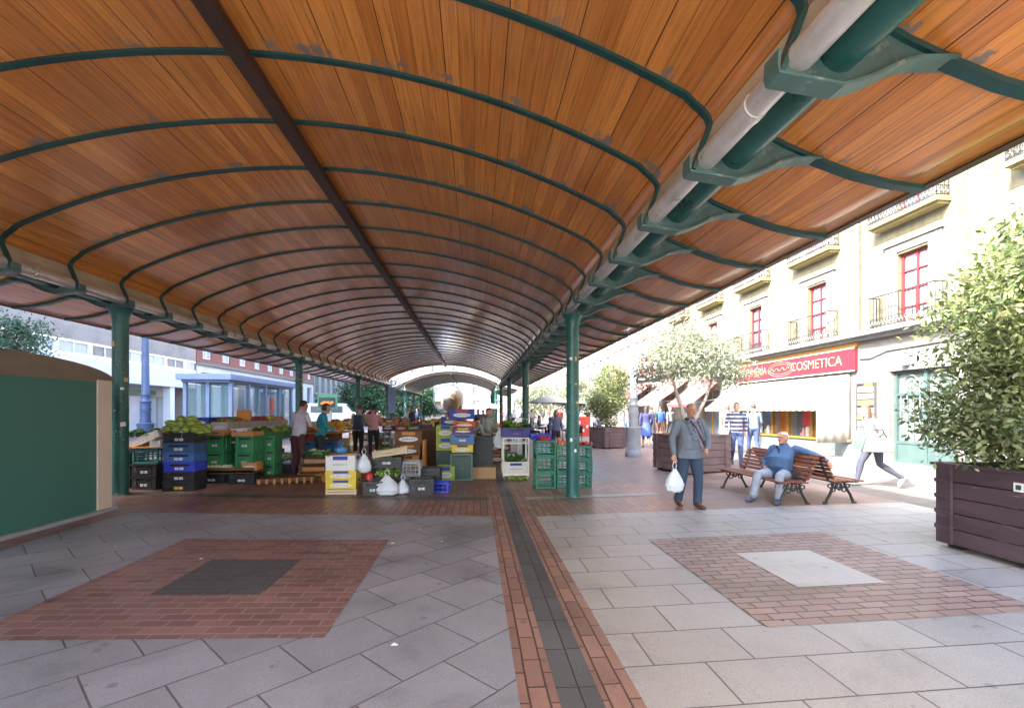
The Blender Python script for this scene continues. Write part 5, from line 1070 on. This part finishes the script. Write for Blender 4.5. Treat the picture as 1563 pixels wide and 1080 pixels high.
# long table running back
def table(label,x,y,z,W,D,hh,mtop,mleg,legs,rz=0,name='market_table',shelf=None):
    T=thing(name,label,'table',(x,y,z),rz); q=M(); q.box((0,0,hh),(W,D,.035)); q.build('tabletop',mtop,T)
    for a,b in legs: q=M(); q.tube([(a,b,0),(a,b,hh-.02)],.018,8); q.tube([(a,b,.25),(a,b,.28)],.022,8); q.build('leg',mleg,T)
    if shelf is not None: q=M(); q.box((0,0,shelf),(W-.1,D-.1,.025)); q.build('shelf',mtop,T)
    return T
table('long metal legged table of vegetable boxes behind the green crates',-5.2,12.3,gz(-5.2),1.3,4.0,.80,CGR,GREYM,[(a,b) for a in (-.58,.58) for b in (-1.9,-.95,0,.95,1.9)],shelf=.25)
names=['first','second','third','fourth','fifth','sixth','seventh','eighth']
for i in range(6):
    y=10.75+.55*i; sz='nearest' if i==0 else 'farthest' if i==5 else names[i]
    put(f'green vegetable crate, {sz} in the front row of the long table','solid',-4.66,y,gz(-5.2)+.82,.30,.5,.17,PG if i>1 else CWH if False else PG,CARD)
    put(f'white carton, {sz} in the middle row of the long table','carton',-5.05,y,gz(-5.2)+.84,.34,.5,.24 if i<4 else .18,CWH if i<4 else CARD,CWH)
    put(f'grey carton, {sz} in the raised back row of the long table','carton',-5.45,y,gz(-5.2)+1.02,.34,.5,.20,CGR,CGR)
    put(f'{"blue" if i in (0,1) else "dark"} carton, {sz} in the last row of the long table','carton',-5.85,y,gz(-5.2)+1.14,.36,.5,.18,CBLU if i in(0,1) else PK,CBLU)
    (leafy if i%2==0 else heap)(f'{"leafy greens" if i%2==0 else "mixed fruit"} filling the front crate {sz} on the long table',-4.66,y,gz(-5.2)+.95,*((.26,.44,.12,[LETD,LET,LETD][i//2],34) if i%2==0 else (.26,.44,.035,[FR['lime'],FR['green'],FR['orange']][i//2],.02)))
    heap(f'{["peppers","carrots","tomatoes","plums","apples","peaches"][i]} in the back row carton {sz} of the long table',-5.45,y,gz(-5.2)+1.18,.30,.44,.035,[FR[k] for k in (('green','red'),('orange','brown'),('red','red'),('purple','red'),('green','yellow'),('red','peach'))[i]],.03)
q=M(); q.box((0,0,.64),(.02,3.9,.9))
for i in range(3): q.box((0,-1.2+1.2*i,.2),(.5,.9,.3))
o=q.build('back_riser',CBRN); o.location=(-5.7,12.3,gz(-5.2)+.05); tag(o,'dark brown riser behind the long vegetable table','riser')
o=M().box((0,0,.12),(.3,.02,.24),rz=.5).build('price_card',CORG); o.location=(-5.35,11.35,gz(-5.2)+1.25); o.rotation_euler=(-.25,0,0); tag(o,'orange price card standing among the long table boxes','price card')
for i,(x,y,w_,m,l) in enumerate(((-4.4,10.9,.36,CPUR,'purple'),(-4.35,11.5,.4,PSB,'pale blue'))): put(f'{l} box stored on the ground under the long table','carton',x-.35,y,gz(-5)+.28,w_,.4,.2,m,CWH)
leafy('pale cabbage leaves in a box under the long table',-4.55,11.2,gz(-5)+.36,.5,.3,.1,CAB,30,seed=9)
q=M(); q.box((0,0,.05),(1.1,.6,.09)); 
for k in range(8): q.box((-.5+.14*k,-.31,.02),(.05,.02,.12),m=1)
o=q.build('pallet',[CBRN,CORG]); o.location=(-4.0,10.35,gz(-4)+.02); o.rotation_euler=(0,0,.35); tag(o,'low brown pallet with orange edge on the floor before the long table','pallet')
# blue bin stall with oranges, centre left
zb=gz(-4.4)
q=M()
for i,(x,nm) in enumerate(((-4.55,'left'),(-3.95,'right'))):
    put(f'sky blue deep bin, {nm} one under the red fruit tray','bin',x,13.1,zb,.58,.6,.68,PSB if i==0 else PBM,PLATE)
put('red plastic tray over the sky blue bins','solid',-4.55,13.05,zb+.69,.60,.6,.20,PR,PLATE); put('dark brown tray over the right blue bin','solid',-3.95,13.05,zb+.69,.56,.6,.20,CBRN,PLATE)
q=M(); q.box((0,0,0),(1.6,1.1,.03)); o=q.build('orange_counter',CORG); o.location=(-4.3,13.2,zb+.91); tag(o,'orange counter board above the blue bins','board')
heap('yellow fruit heaped on the orange counter beside the teal woman',-4.0,13.2,zb+.92,.95,.6,.055,[FR['yellow'],FR['yellow'],FR['orange']],.12); heap('green and brown fruit on the left of the orange counter',-4.75,13.2,zb+.92,.5,.5,.045,[FR['brown'],FR['lime'],FR['orange']],.04)
o=M().lathe([(.075,0),(.09,.22),(.085,.23)],n=16).build('orange_pot',CORG,None,True); o.location=(-4.05,12.72,zb+.92); tag(o,'small orange pot of greens on the orange counter','pot'); leafy('greens standing in the small orange pot',-4.05,12.72,zb+1.13,.08,.08,.1,LET,14,seed=11)
# brown melon trays in front of the blue bins
for i in range(3): put(f'brown orange fruit tray, {["bottom","middle","top"][i]} of the leaning stack before the blue bins','tray',-3.55+.03*i,10.75,gz(-3.5)+.17*i,.62,.42,.15,[CORG,CBRN,CBRN][i],[LETD,CORG,CARD][i],.06*i)
leafy('lettuce and cabbage in the top brown tray before the blue bins',-3.5,10.75,gz(-3.5)+.47,.45,.3,.16,LETD,40,seed=12); leafy('pale cauliflower leaves in the top brown tray',-3.42,10.7,gz(-3.5)+.52,.2,.15,.12,CAB,16,seed=13)
put('orange tray leaning right of the brown tray stack','tray',-3.12,10.55,gz(-3)+.05,.40,.35,.12,CORG,CARD,.3,.25)
# blue and yellow banana boxes
zf=gz(-2.6)
put('plain pale wooden tray at the bottom of the blue banana box stack','tray',-2.45,9.02,zf,.55,.42,.10,WTRAY)
z=stack('fruit box','in front, with blue printed oval','carton',-2.45,9.02,zf+.105,.54,.42,.165,[CYEL,CYEL],CBLU)
put('white and blue box on top of the yellow fruit boxes','carton',-2.46,9.02,z,.52,.42,.27,CWH,CBLU); 
q=M(); q.box((0,0,0),(.5,.38,.03)); o=q.build('cardboard_sheet',CARD); o.location=(-2.46,9.02,z+.285); o.rotation_euler=(.05,-.06,.1); tag(o,'brown cardboard lid on the white and blue box','lid')
bag_mesh(.22,.14,PSB,(-2.5,9.0,z+.30),'pale blue crumpled bag on the cardboard lid',.3,.16,4)
bag_mesh(.26,.34,PLAS,(-2.08,9.0,z-.06),'white bag leaning at the right of the banana boxes',.2,.14,5)
# black crate heap, centre
zf=gz(-1.7)
z=stack('vented crate','of green vegetables in the middle of the aisle','vent',-1.72,9.45,zf,.56,.42,.245,[PK,PK],None,.04); put('black crate with a pale label at the top of the middle aisle heap','solid',-1.72,9.45,z,.56,.42,.16,PK,PLATE,.04)
put('open pale wooden tray tilted on the middle black crates','tray',-1.66,9.42,z+.19,.66,.42,.12,WTRAY,None,.12,.0,-.13)
leafy('green leaves showing in the middle black crates',-1.72,9.35,zf+.28,.46,.3,.14,LET,44,seed=15); leafy('dark greens in the top middle black crate',-1.72,9.42,z+.06,.44,.3,.1,LETD,30,seed=16)
put('black crate on the floor left of the white sack','solid',-1.88,8.95,zf,.34,.32,.26,PK,PLATE)
o=M().ell((0,0,.06),(.09,.08,.16),12,8).build('red_bag',FR['red'],None,True); o.location=(-2.02,9.15,zf+.2); tag(o,'small orange red bag between the banana boxes and black crates','bag')
bag_mesh(.44,.36,PLAS,(-1.63,8.86,zf),'big crumpled white plastic sack in front of the black crates',-.2,.34,7); bag_mesh(.30,.26,PLAS,(-1.36,8.98,zf),'smaller white plastic sack right of the big one',.5,.24,8)
put('grey striped vented crate right of the middle heap','vent',-1.26,9.55,zf,.34,.40,.56,GREYM)
put('black crate with a square label, right front of the heap','solid',-1.02,9.1,gz(-1),.44,.40,.30,PK,PLATE,.06); put('black crate set behind the labelled one, right of the heap','solid',-.94,9.75,gz(-1),.46,.4,.42,PK,PLATE,-.05)
put('small blue vented crate at the right end of the aisle heap','vent',-.66,9.35,gz(-.7),.30,.30,.20,PB,None,-.12)
# carton tower behind the heap
for i,(m,m2,h) in enumerate(((CPUR,CYEL,.30),(CORG,CBRN,.22),(CBRN,CORG,.24),(CBRN,CORG,.30))): put(f'{["purple and yellow","orange","dark brown","brown topped orange"][i]} fruit box, {["bottom","second from bottom","third from bottom","top"][i]} of the tower behind the black crates','carton',-1.62+.02*i,11.2,gz(-1.6)+[0,.31,.54,.79][i],.60,.45,h,m,m2,.05*i-.05)
put('orange plank tray standing on end against the box tower','tray',-1.22,11.15,gz(-1.2)+.45,.9,.40,.06,CORG,None,0,0,PI/2)
put('wooden tray with pink label left of the box tower','tray',-2.15,11.1,gz(-2)+.35,.5,.4,.14,CBRN,FR['peach'],.1); put('dark crate under the wooden tray left of the tower','solid',-2.15,11.1,gz(-2),.52,.42,.34,PK,PLATE)
leafy('green plastic and leaves on the wooden tray left of the tower',-2.1,11.05,gz(-2)+.48,.4,.3,.14,LETD,26,seed=18)
for i,(x,y,w,d,h,m,m2,l) in enumerate(((-2.75,11.9,.5,.4,.22,CORG,CRED,'orange and red'),(-2.72,12.0,.46,.4,.2,CPUR,CYEL,'purple'),(-2.0,12.2,.5,.42,.26,CRED,CWH,'red and white'),(-2.05,12.25,.48,.42,.2,CYEL,CORG,'yellow'),(-1.95,13.0,.5,.4,.5,CBRN,CORG,'tall brown'),(-3.0,12.9,.55,.45,.3,CBLU,CWH,'deep blue'))):
    put(f'{l} fruit box standing on the floor deep in the middle aisle','carton',x,y,gz(x)+(.225 if i in(1,) else .265 if i==3 else 0),w,d,h,m,m2,.1*i-.2)
for i,(x,y,z,c) in enumerate(((-5.3,8.97,1.22,'white'),(-4.62,10.52,1.06,'yellow'),(-4.62,11.62,1.06,'pale orange'),(-4.2,12.75,1.16,'cream'),(-.9,11.4,1.75,'pale yellow'),(1.0,10.88,1.36,'bright white'))):
    q=M(); q.box((0,0,.05),(.15,.006,.10)); q.tube([(0,.004,-.12),(0,.004,.02)],.004,5,m=1); o=q.build('price_card',[{'white':CWH,'yellow':CYEL,'pale orange':STK2,'cream':STK1,'pale yellow':STK1,'bright white':WHITE}[c],GREYM]); o.location=(x,y,z); o.rotation_euler=(-.15,0,.1*i-.3); tag(o,f'{c} price card on a stick {["in the melon pile","in the first front crate of the long table","in the third front crate of the long table","before the yellow fruit","above the lime boxes","before the lettuces"][i]}','price card')
# brown counters
for i,(x,y) in enumerate(((-1.35,13.2),(-1.3,15.0))):
    T=thing('stall_counter',f'dark brown wooden stall counter, {"nearer" if i==0 else "farther"} of the two in the centre','counter',(x,y,gz(x))); q=M(); q.box((.25,0,.5),(1.25,.9,1.0)); q.build('cabinet',CBRN,T); q=M(); q.box((.25,0,1.03),(1.4,1.1,.06)); q.build('tabletop',CBRN,T); q=M()
    for k in range(6): q.box((-.40,-.2+.08*k,.15+.13*k),(.03,.06,.03))
    q.tube([(-.42,-.5,.0),(-.42,.3,1.0)],.02,6); q.build('brace',WTRAY,T)
# lime green boxes and dark green crates
zf=gz(-.75)
put('lime green box with white oval on the floor, right of the aisle','carton',-.68,10.95,zf,.40,.42,.33,CLIM,CBLU,.03); put('dark green crate between the lime boxes','solid',-.72,11.6,zf,.44,.42,.62,PDG,PDG)
z=zf+.63
z=stack('box with white oval','on the dark green crate','carton',-.72,11.6,z,.44,.42,.30,[CLIM,CLIM],CBLU)
put('blue fruit tray on the lime boxes','carton',-.60,11.7,z,.50,.42,.20,CBLU,CYEL,.1); heap('pale fruit in the blue tray on the lime boxes',-.6,11.7,z+.12,.4,.3,.03,[FR['yellow'],FR['pale']],.02)
T=put('large dark green crate tipped on its side by the lime boxes','solid',-.32,10.98,gz(-.3)+.01,.42,.42,.62,PDG,PDG,.0); 
q=M(); 
for e in (-1,1): q.box((e*.235,-.225,.31),(.03,.02,.60)); q.box((0,-.225,.31+e*.29),(.44,.02,.03))
q.build('rim',mat('plastic_grey_green',(.10,.17,.14),.5,.15,4),T)
z=gz(-.3)+.65
put('yellow and purple box on the tipped dark green crate','carton',-.30,11.0,z,.48,.42,.17,CYEL,CPUR); put('mid blue solid crate above the yellow and purple box','solid',-.30,11.05,z+.18,.52,.44,.235,PBM,PLATE)
z+=.42
for i,(m,m2) in enumerate(((CPUR,CYEL),(CRED,CORG))): put(f'{["purple","red"][i]} fruit box, {["lower","upper"][i]} above the mid blue crate','carton',-.27+.02*i,11.1,z,.50,.42,.13,m,m2,.08*i-.1); heap(f'{["plums","small tomatoes","oranges"][i]} in the {["lower","upper"][i]} fruit box above the blue crate',-.27,11.1,z+.07,.4,.32,.025,[FR[['purple','red','orange'][i]],FR['yellow']],.01); z+=.15
put('blue and red box crowning the right fruit tower, in front of the globe','carton',-.34,11.3,z+.03,.58,.42,.24,CBLU,CRED,.1)
# dark cloth table behind, and the trolley
T=table('dark clothed table where the vendors work, right stall',.05,11.75,gz(0),.75,.7,.95,PK,PK,[(-.3,-.3),(.3,-.3),(-.3,.3),(.3,.3)]); q=M(); q.box((0,-.34,.5),(.74,.015,.88)); q.box((-.37,0,.5),(.015,.66,.88)); q.build('black_cloth',BLACK,T)
q=M(); q.box((0,0,.14),(.75,.5,.28)); o=q.build('cardboard_box',CARD,bevel=.01); o.location=(.1,11.35,gz(0)); tag(o,'flat brown cardboard box on the floor under the dark clothed table','box')
bag_mesh(.28,.5,PLAS,(.58,11.4,.72),'white plastic bag hanging by the trolley, near the reddish haired vendor',.2,.14,9)
TR_=thing('trolley','white framed trolley carrying a purple crate of lettuces','trolley',(.93,11.15,gz(.9))); q=M()
for sx in (-.29,.29):
    for sy in (-.28,.28): q.tube([(sx,sy,.1),(sx,sy,.98)],.018,8)
for zz in (.13,.42,.86,.98):
    for s in (-.28,.28): q.tube([(-.29,s,zz),(.29,s,zz)],.016,8); q.tube([(s*1.035,-.28,zz),(s*1.035,.28,zz)],.016,8)
q.build('frame',WHITE,TR_,True); q=M(); q.box((0,0,.145),(.56,.54,.015)); q.box((0,0,.985),(.56,.54,.015)); q.build('shelf',WHITE,TR_)
for sx in (-.27,.27):
    for sy in (-.25,.25): q=M(); q.tube([(sx-.015,sy,.05),(sx+.015,sy,.05)],.05,12); q.build('wheel',GREYM,TR_,True)
zt2=gz(.9)
put('white and blue carton on the lower shelf of the trolley','carton',.93,11.12,zt2+.155,.54,.46,.27,CWH,CBLU); leafy('green vegetables in the carton on the trolley',.93,11.12,zt2+.38,.4,.3,.2,LETD,36,seed=21)
put('purple blue crate on top of the trolley, full of lettuce','solid',.93,11.12,zt2+1.0,.64,.50,.22,PP,PP)
for i in range(7):
    q=M(); R=random.Random(50+i); r_=.12
    for k in range(26):
        a=R.uniform(0,2*PI); t=R.uniform(.1,1.25); d=Vector((math.cos(a)*math.cos(t),math.sin(a)*math.cos(t),math.sin(t))); s=Vector((-math.sin(a),math.cos(a),0)); L=r_*R.uniform(.8,1.45); ww=L*.42; vs=[]
        for tt,wd,dr in ((.1,.3,0),(.5,.95,.015),(.8,1,.0),(1.05,.5,-.025)):
            c=d*L*tt+Vector((0,0,dr)); vs += [c-s*ww*wd+d*.01*R.random(),c-d*.008,c+s*ww*wd+d*.012*R.random()]
        q.add(vs,[(3*i2+j,3*i2+j+1,3*i2+j+4,3*i2+j+3) for i2 in range(3) for j in range(2)])
    o=q.build('lettuce',LET if i%3 else LETD,None,True,recalc=False); o.location=(.68+.17*(i%4)+(.06 if i>3 else 0),11.0+.16*(i//4),zt2+1.19+.06*(i//4)); tag(o,'frilly bright green lettuce heaped on the purple crate','lettuce','lettuces on the purple crate')
for k in range(1): heap('radishes laid beside the lettuces on the trolley',.66,11.3,zt2+1.26,.2,.16,.03,FR['red'],.05)
leafy('fallen green leaves on the floor under the trolley',.98,10.85,zt2+.012,.45,.2,.02,LET,12,seed=23)
# green vented stacks by the near right column
for i,(x,y,n,nm) in enumerate(((1.44,9.86,3,'left, under blue wrapped fruit'),(1.88,9.88,3,'middle, under the peaches'),(2.20,9.72,3,'right of the near right column'))):
    hh=(.325,.295,.29)[i]; z=stack('vented crate',nm,'vent',x,y,gz(x),.40 if i<2 else .34,.48,hh,[PGV]*n if i!=1 else [PGV,PGV,PG],None)
    if i==0:
        q=M(); R=random.Random(3)
        for k in range(34):
            a,b=R.uniform(-.24,.2),R.uniform(-.2,.2); q.add([(a,b,.02*R.random()),(a+R.uniform(.03,.09),b+.02,.03+.06*R.random()),(a+.05,b+R.uniform(.04,.1),.02),(a-.02,b+.06,.07*R.random())],[(0,1,2,3)])
        o=q.build('blue_wrap',PB,None,recalc=False); o.location=(x,y,z); tag(o,'crumpled blue plastic wrap over the left vented stack','wrap'); heap('red fruit in blue wrap on the left vented stack',x,y,z-.04,.33,.4,.035,FR['red'],.02)
        put('shallow blue tray behind the blue wrapped fruit','tray',x-.02,y+.5,gz(x)+.98,.45,.42,.12,PB,None)
    else:
        pk=None
        R=random.Random(8+i)
        for k in range(18 if i==1 else 9):
            q=M(); 
            if pk is None: q.ell((0,0,0),(.046,.046,.042),12,8); q.tube([(0,0,.038),(.004,0,.052)],.004,5); pk=q.build('peach' if i==1 else 'apple',FR['peach'] if i==1 else FR['red'],None,True); o=pk
            else: o=pk.copy(); COL.objects.link(o)
            o.location=(x+R.uniform(-.16,.16),y+R.uniform(-.2,.2),z-.0+R.uniform(0,.10 if i==1 else .03)); tag(o,'ripe pink peach heaped on the middle vented stack' if i==1 else 'red apple on the vented stack right of the column','fruit','peaches on the middle vented stack' if i==1 else 'apples on the right vented stack')
# far stalls: rows of counters with boxes, smaller with distance
COLS=[CRED,CORG,CBRN,CWH,CPUR,CBLU,CYEL,CARD,PG,PK,CLIM,CGR]; FK=list(FR)
R=random.Random(77); rows=[(-3.3,17.5,-1.4),(-5.2,17.0,-4.2),(-2.6,21.5,-.6),(-5.4,21.5,-3.6),(-2.4,26,-.2),(-5.5,27,-3.4),(.0,15.5,1.4),(.1,20,1.5)]
for ri,(x0,y,x1) in enumerate(rows):
    xc=(x0+x1)/2; W=x1-x0; g=gz(xc)
    T=table(['low','longer','wide','loaded','plain','far','short','narrow'][ri]+f' trestle table of fruit boxes, {["between the backpack shopper and the counters","far left behind the orange counter","behind the brown counters","before the maroon vendor","next to last in the middle","last on the left","behind the reddish haired vendor","far right behind the lettuces"][ri]}',xc,y,g,W,1.2,.85,CBRN,GREYM,[(-W/2+.1,-.5),(W/2-.1,-.5),(-W/2+.1,.5),(W/2-.1,.5)],name='trestle_table')
    n=int(W/.44)
    for i in range(n):
        for j in range(2):
            m=R.choice(COLS); h=R.choice((.12,.16,.2)); x=x0+.22+.44*i; zz=g+.87+.09*j
            put('small fruit box in the crowded far market rows','carton',x,y-.3+.55*j,zz,.40,.5,h,m,R.choice(COLS),R.uniform(-.05,.05),group='fruit boxes on the far market rows')
            if R.random()<.7: heap('fruit heap in a far market row box',x,y-.3+.55*j,zz+h*.55,.34,.42,.04,[FR[R.choice(FK)],FR[R.choice(FK)]],.03)
        if R.random()<.65:
            put('small fruit box in the crowded far market rows','carton',x0+.22+.44*i,y-.65,g,.42,.4,.3,R.choice(COLS),R.choice(COLS),0,group='fruit boxes on the far market rows')
            if R.random()<.6: put('small fruit box in the crowded far market rows','carton',x0+.22+.44*i,y-.65,g+.31,.42,.4,.25,R.choice(COLS),R.choice(COLS),.05,group='fruit boxes on the far market rows')
# terrace beyond the right columns
for i,(x,y) in enumerate(((4.0,21.5),(3.6,25),(5.6,27.0),(7.4,26),(4.6,30))):
    T=thing('terrace_table',['nearest','second','third','right hand','farthest'][i]+' small grey terrace table among the seated drinkers','table',(x,y,gz(x))); q=M(); q.lathe([(.38,.70),(.38,.73)],n=20); q.build('tabletop',GREYM,T); q=M(); q.lathe([(.24,0),(.24,.02),(.03,.04),(.03,.70)],n=14); q.build('pedestal',GREYM,T)
sit=dict(pelvis=(0,.0,.50),chest=(0,.04,.80),neck=(0,.04,1.0),head=(0,.0,1.15),shl=(.185,.03,.955),shr=(-.185,.03,.955),ell=(.24,-.05,.70),wrl=(.14,-.25,.68),elr=(-.24,-.05,.70),wrr=(-.14,-.25,.68),hipl=(.1,0,.47),hipr=(-.1,0,.47),knl=(.11,-.42,.48),knr=(-.11,-.42,.48),anl=(.11,-.40,.085),anr=(-.11,-.40,.085))
CH0=None
def chair(x,y,rz,label):
    global CH0
    if CH0 is None:
        T=thing('terrace_chair',label,'chair',(x,y,gz(x)),rz); q=M(); q.box((0,0,.45),(.44,.42,.03)); q.build('seat',IRON,T); q=M(); q.box((0,.21,.70),(.44,.03,.34)); q.build('backrest',IRON,T)
        for a in (-.2,.2):
            for b in (-.19,.19): q=M(); q.tube([(a,b,0),(a,b,.44 if b<0 else .8)],.014,6); q.build('leg',IRON,T)
        CH0=T; return T
    T=copy_tree(CH0,(x,y,gz(x)),rz); T['label']=label; return T
# seated drinkers and the far crowd
cl=[cloth('drinker_navy',(.04,.05,.13)),cloth('drinker_blue',(.12,.18,.38)),cloth('drinker_white',(.6,.6,.6)),cloth('drinker_grey',(.15,.15,.17)),cloth('drinker_red',(.35,.05,.05)),cloth('drinker_lilac',(.28,.28,.5))]
SEATS=[(3.45,21.6,1.4,0,'navy clad'),(4.6,21.3,-1.5,5,'lilac shirted'),(3.0,25.1,1.3,3,'grey clad'),(4.25,25,-1.6,1,'blue shirted'),(5.0,27,1.5,2,'white shirted'),(6.3,27.0,-1.5,4,'red clad'),(6.8,26,1.2,0,'navy clad'),(4.05,30,1.5,3,'grey clad')]
for i,(x,y,rz,c,nm) in enumerate(SEATS):
    chair(x,y,rz,f'dark terrace chair taken by the {nm} drinker, {["first","second","third","fourth","fifth","sixth","seventh","last"][i]} going back')
    person(f'{nm} person sitting at a terrace table, {["first","second","third","fourth","fifth","sixth","seventh","last"][i]} going back',(x,y,gz(x)),rz,sit,cl[c],DRK,[HB,HN,HG][i%3],.1 if i%2 else 0,SKIN,SHOE,1.0,.03,.026,False,face=False)
R=random.Random(5)
PROTP=[]
for k in range(5):
    T,_,_=person('distant passer-by in the crowd at the far end of the promenade',(0,0,0),0,walk if k%2 else None,cl[k],[DRK,DEN,DRK,DEN,cl[3]][k],[HB,HN,HG,HB,HL][k],.1 if k==3 else 0,SKIN,SHOE,1.0,.02,.03,False,face=False,group='distant crowd along the promenade'); PROTP.append(T)
for i in range(26):
    x=R.uniform(3.6,11); y=R.uniform(29,70); src=PROTP[i%5]
    if i<5: T=src; T.location=(x,y,gz(x)); T.rotation_euler=(0,0,R.uniform(0,6.28))
    else: T=copy_tree(src,(x,y,gz(x)),R.uniform(0,6.28))
for i in range(7):
    x=R.uniform(-5,1); copy_tree(PROTP[i%5],(x,R.uniform(29,38),gz(x)),R.uniform(0,6.28))
# red and white banner, parasol, signs, vans
q=M(); q.box((0,0,.55),(1.15,.04,.9)); 
T=thing('terrace_banner','red terrace windbreak with white marks near the seated drinkers','banner',(5.25,23.6,.1)); q=M(); q.box((0,0,.75),(1.1,.03,1.0)); q.build('cloth',mat('banner_red',(.55,.06,.04),.7,.1,3),T); q=M()
for k in range(5): q.box((-.4+.2*k,-.02,.75+.2*((k%3)-1)),(.1,.01,.14))
q.build('white_mark',WHITE,T); q=M()
for s in (-.56,.56): q.tube([(s,0,0),(s,0,1.3)],.02,6)
q.build('post',GREYM,T)
def parasol(x,y,label,m,r=1.5,h=2.5):
    T=thing('parasol',label,'parasol',(x,y,gz(x))); q=M(); q.lathe([(.22,0),(.22,.08),(.025,.1),(.025,h)],n=12); q.build('pole',GREYM,T); q=M(); q.lathe([(r,h-.45),(r*.5,h-.15),(.02,h+.05)],n=8,cap=False); o=q.build('canopy_cloth',m,T); o.modifiers.new('t','SOLIDIFY').thickness=.012; return T
parasol(4.6,29.0,'white terrace parasol seen right of the near green column',AWW); parasol(6.6,33,'white parasol farther down the terrace',AWW); parasol(1.2,41.5,'white parasol at the far end, right of the globe',AWW,1.9,2.3)
T=thing('street_sign','green edged street panel with a dark screen showing orange shapes, left','sign',(-10.2,33.5,.24)); q=M(); q.box((0,0,2.05),(1.3,.2,1.0)); q.build('frame',mat('sign_green',(.05,.20,.10),.5,.1,2),T); q=M(); q.box((0,-.11,2.0),(1.1,.02,.68)); q.build('screen',mat('dark_screen',(.03,.05,.045),.3,.3,2),T); q=M()
for k in range(6): q.ell((-.33+.13*k,-.125,1.92+.08*(k%2)),(.13,.012,.09),10,6)
q.build('picture',FR['orange'],T,True); q=M(); q.box((0,0,.7),(.5,.2,1.4)); q.build('leg',GREYM,T)
def van(x,y,rz,label,m):
    T=thing('parked_van',label,'van',(x,y,gz(x)),rz); prof=[(-2.3,.35),(-2.3,1.2),(-2.15,1.9),(-1.9,2.0),(1.0,2.0),(1.55,1.35),(2.2,1.1),(2.3,.7),(2.25,.35)]
    q=M(); q.prism(prof,'y',-.9,.9); q.build('body',m,T,bevel=.06); q=M(); q.box((-.3,-.905,1.55),(2.3,.02,.5)); q.box((-.3,.905,1.55),(2.3,.02,.5)); q.prism([(1.06,1.93),(1.14,1.93),(1.60,1.36),(1.52,1.36)],'y',-.8,.8); q.build('window',GLASS,T)
    for sx in (-1.4,1.45):
        for sy in (-.88,.88): q=M(); q.tube([(sx,sy-.1,.33),(sx,sy+.1,.33)],.33,18); w_=q.build('wheel',BLACK,T,True); q=M(); q.tube([(sx,sy-.11,.33),(sx,sy+.11,.33)],.17,12); q.build('rim',STEEL,w_,True)
    for sy in (-.65,.65): q=M(); q.box((2.26,sy,.85),(.06,.3,.16)); q.build('headlight',CWH,T)
    return T
van(-11.2,38,.15,'white van parked beyond the fruit counter on the left street',mat('white_car_paint',(.72,.72,.74),.25,.03,1,bmp=0)); van(-14.5,47,-.1,'silver blue van farther off on the left street',mat('silver_car_paint',(.40,.45,.55),.3,.03,1,bmp=0))
# a slim blue banner pole and posters at the gap
T=thing('banner_pole','pale blue vertical banner on a pole near the end of the left columns','banner',(-5.6,31.0,.16)); q=M(); q.tube([(0,0,0),(0,0,3.2)],.03,8); q.build('pole',GREYM,T); q=M(); q.box((.22,0,2.2),(.4,.02,1.7)); q.build('cloth',mat('banner_blue',(.22,.35,.62),.6,.08,2),T)
# small litter on the paving
R=random.Random(12)
for i in range(16):
    x,y=R.uniform(-4,5),R.uniform(3.0,9.5); q=M(); a=R.uniform(.012,.03); q.add([(-a,-a*.6,.002),(a,-a*.4,.006),(a*.7,a*.7,.003),(-a*.6,a*.5,.010)],[(0,1,2,3)]); o=q.build('paper_scrap',WHITE if i%3 else LETD,None,recalc=False); o.location=(x,y,gz(x)+.012); o.rotation_euler=(0,0,R.uniform(0,6)); tag(o,'tiny scrap of litter lying on the paving','litter','scraps of litter on the paving')
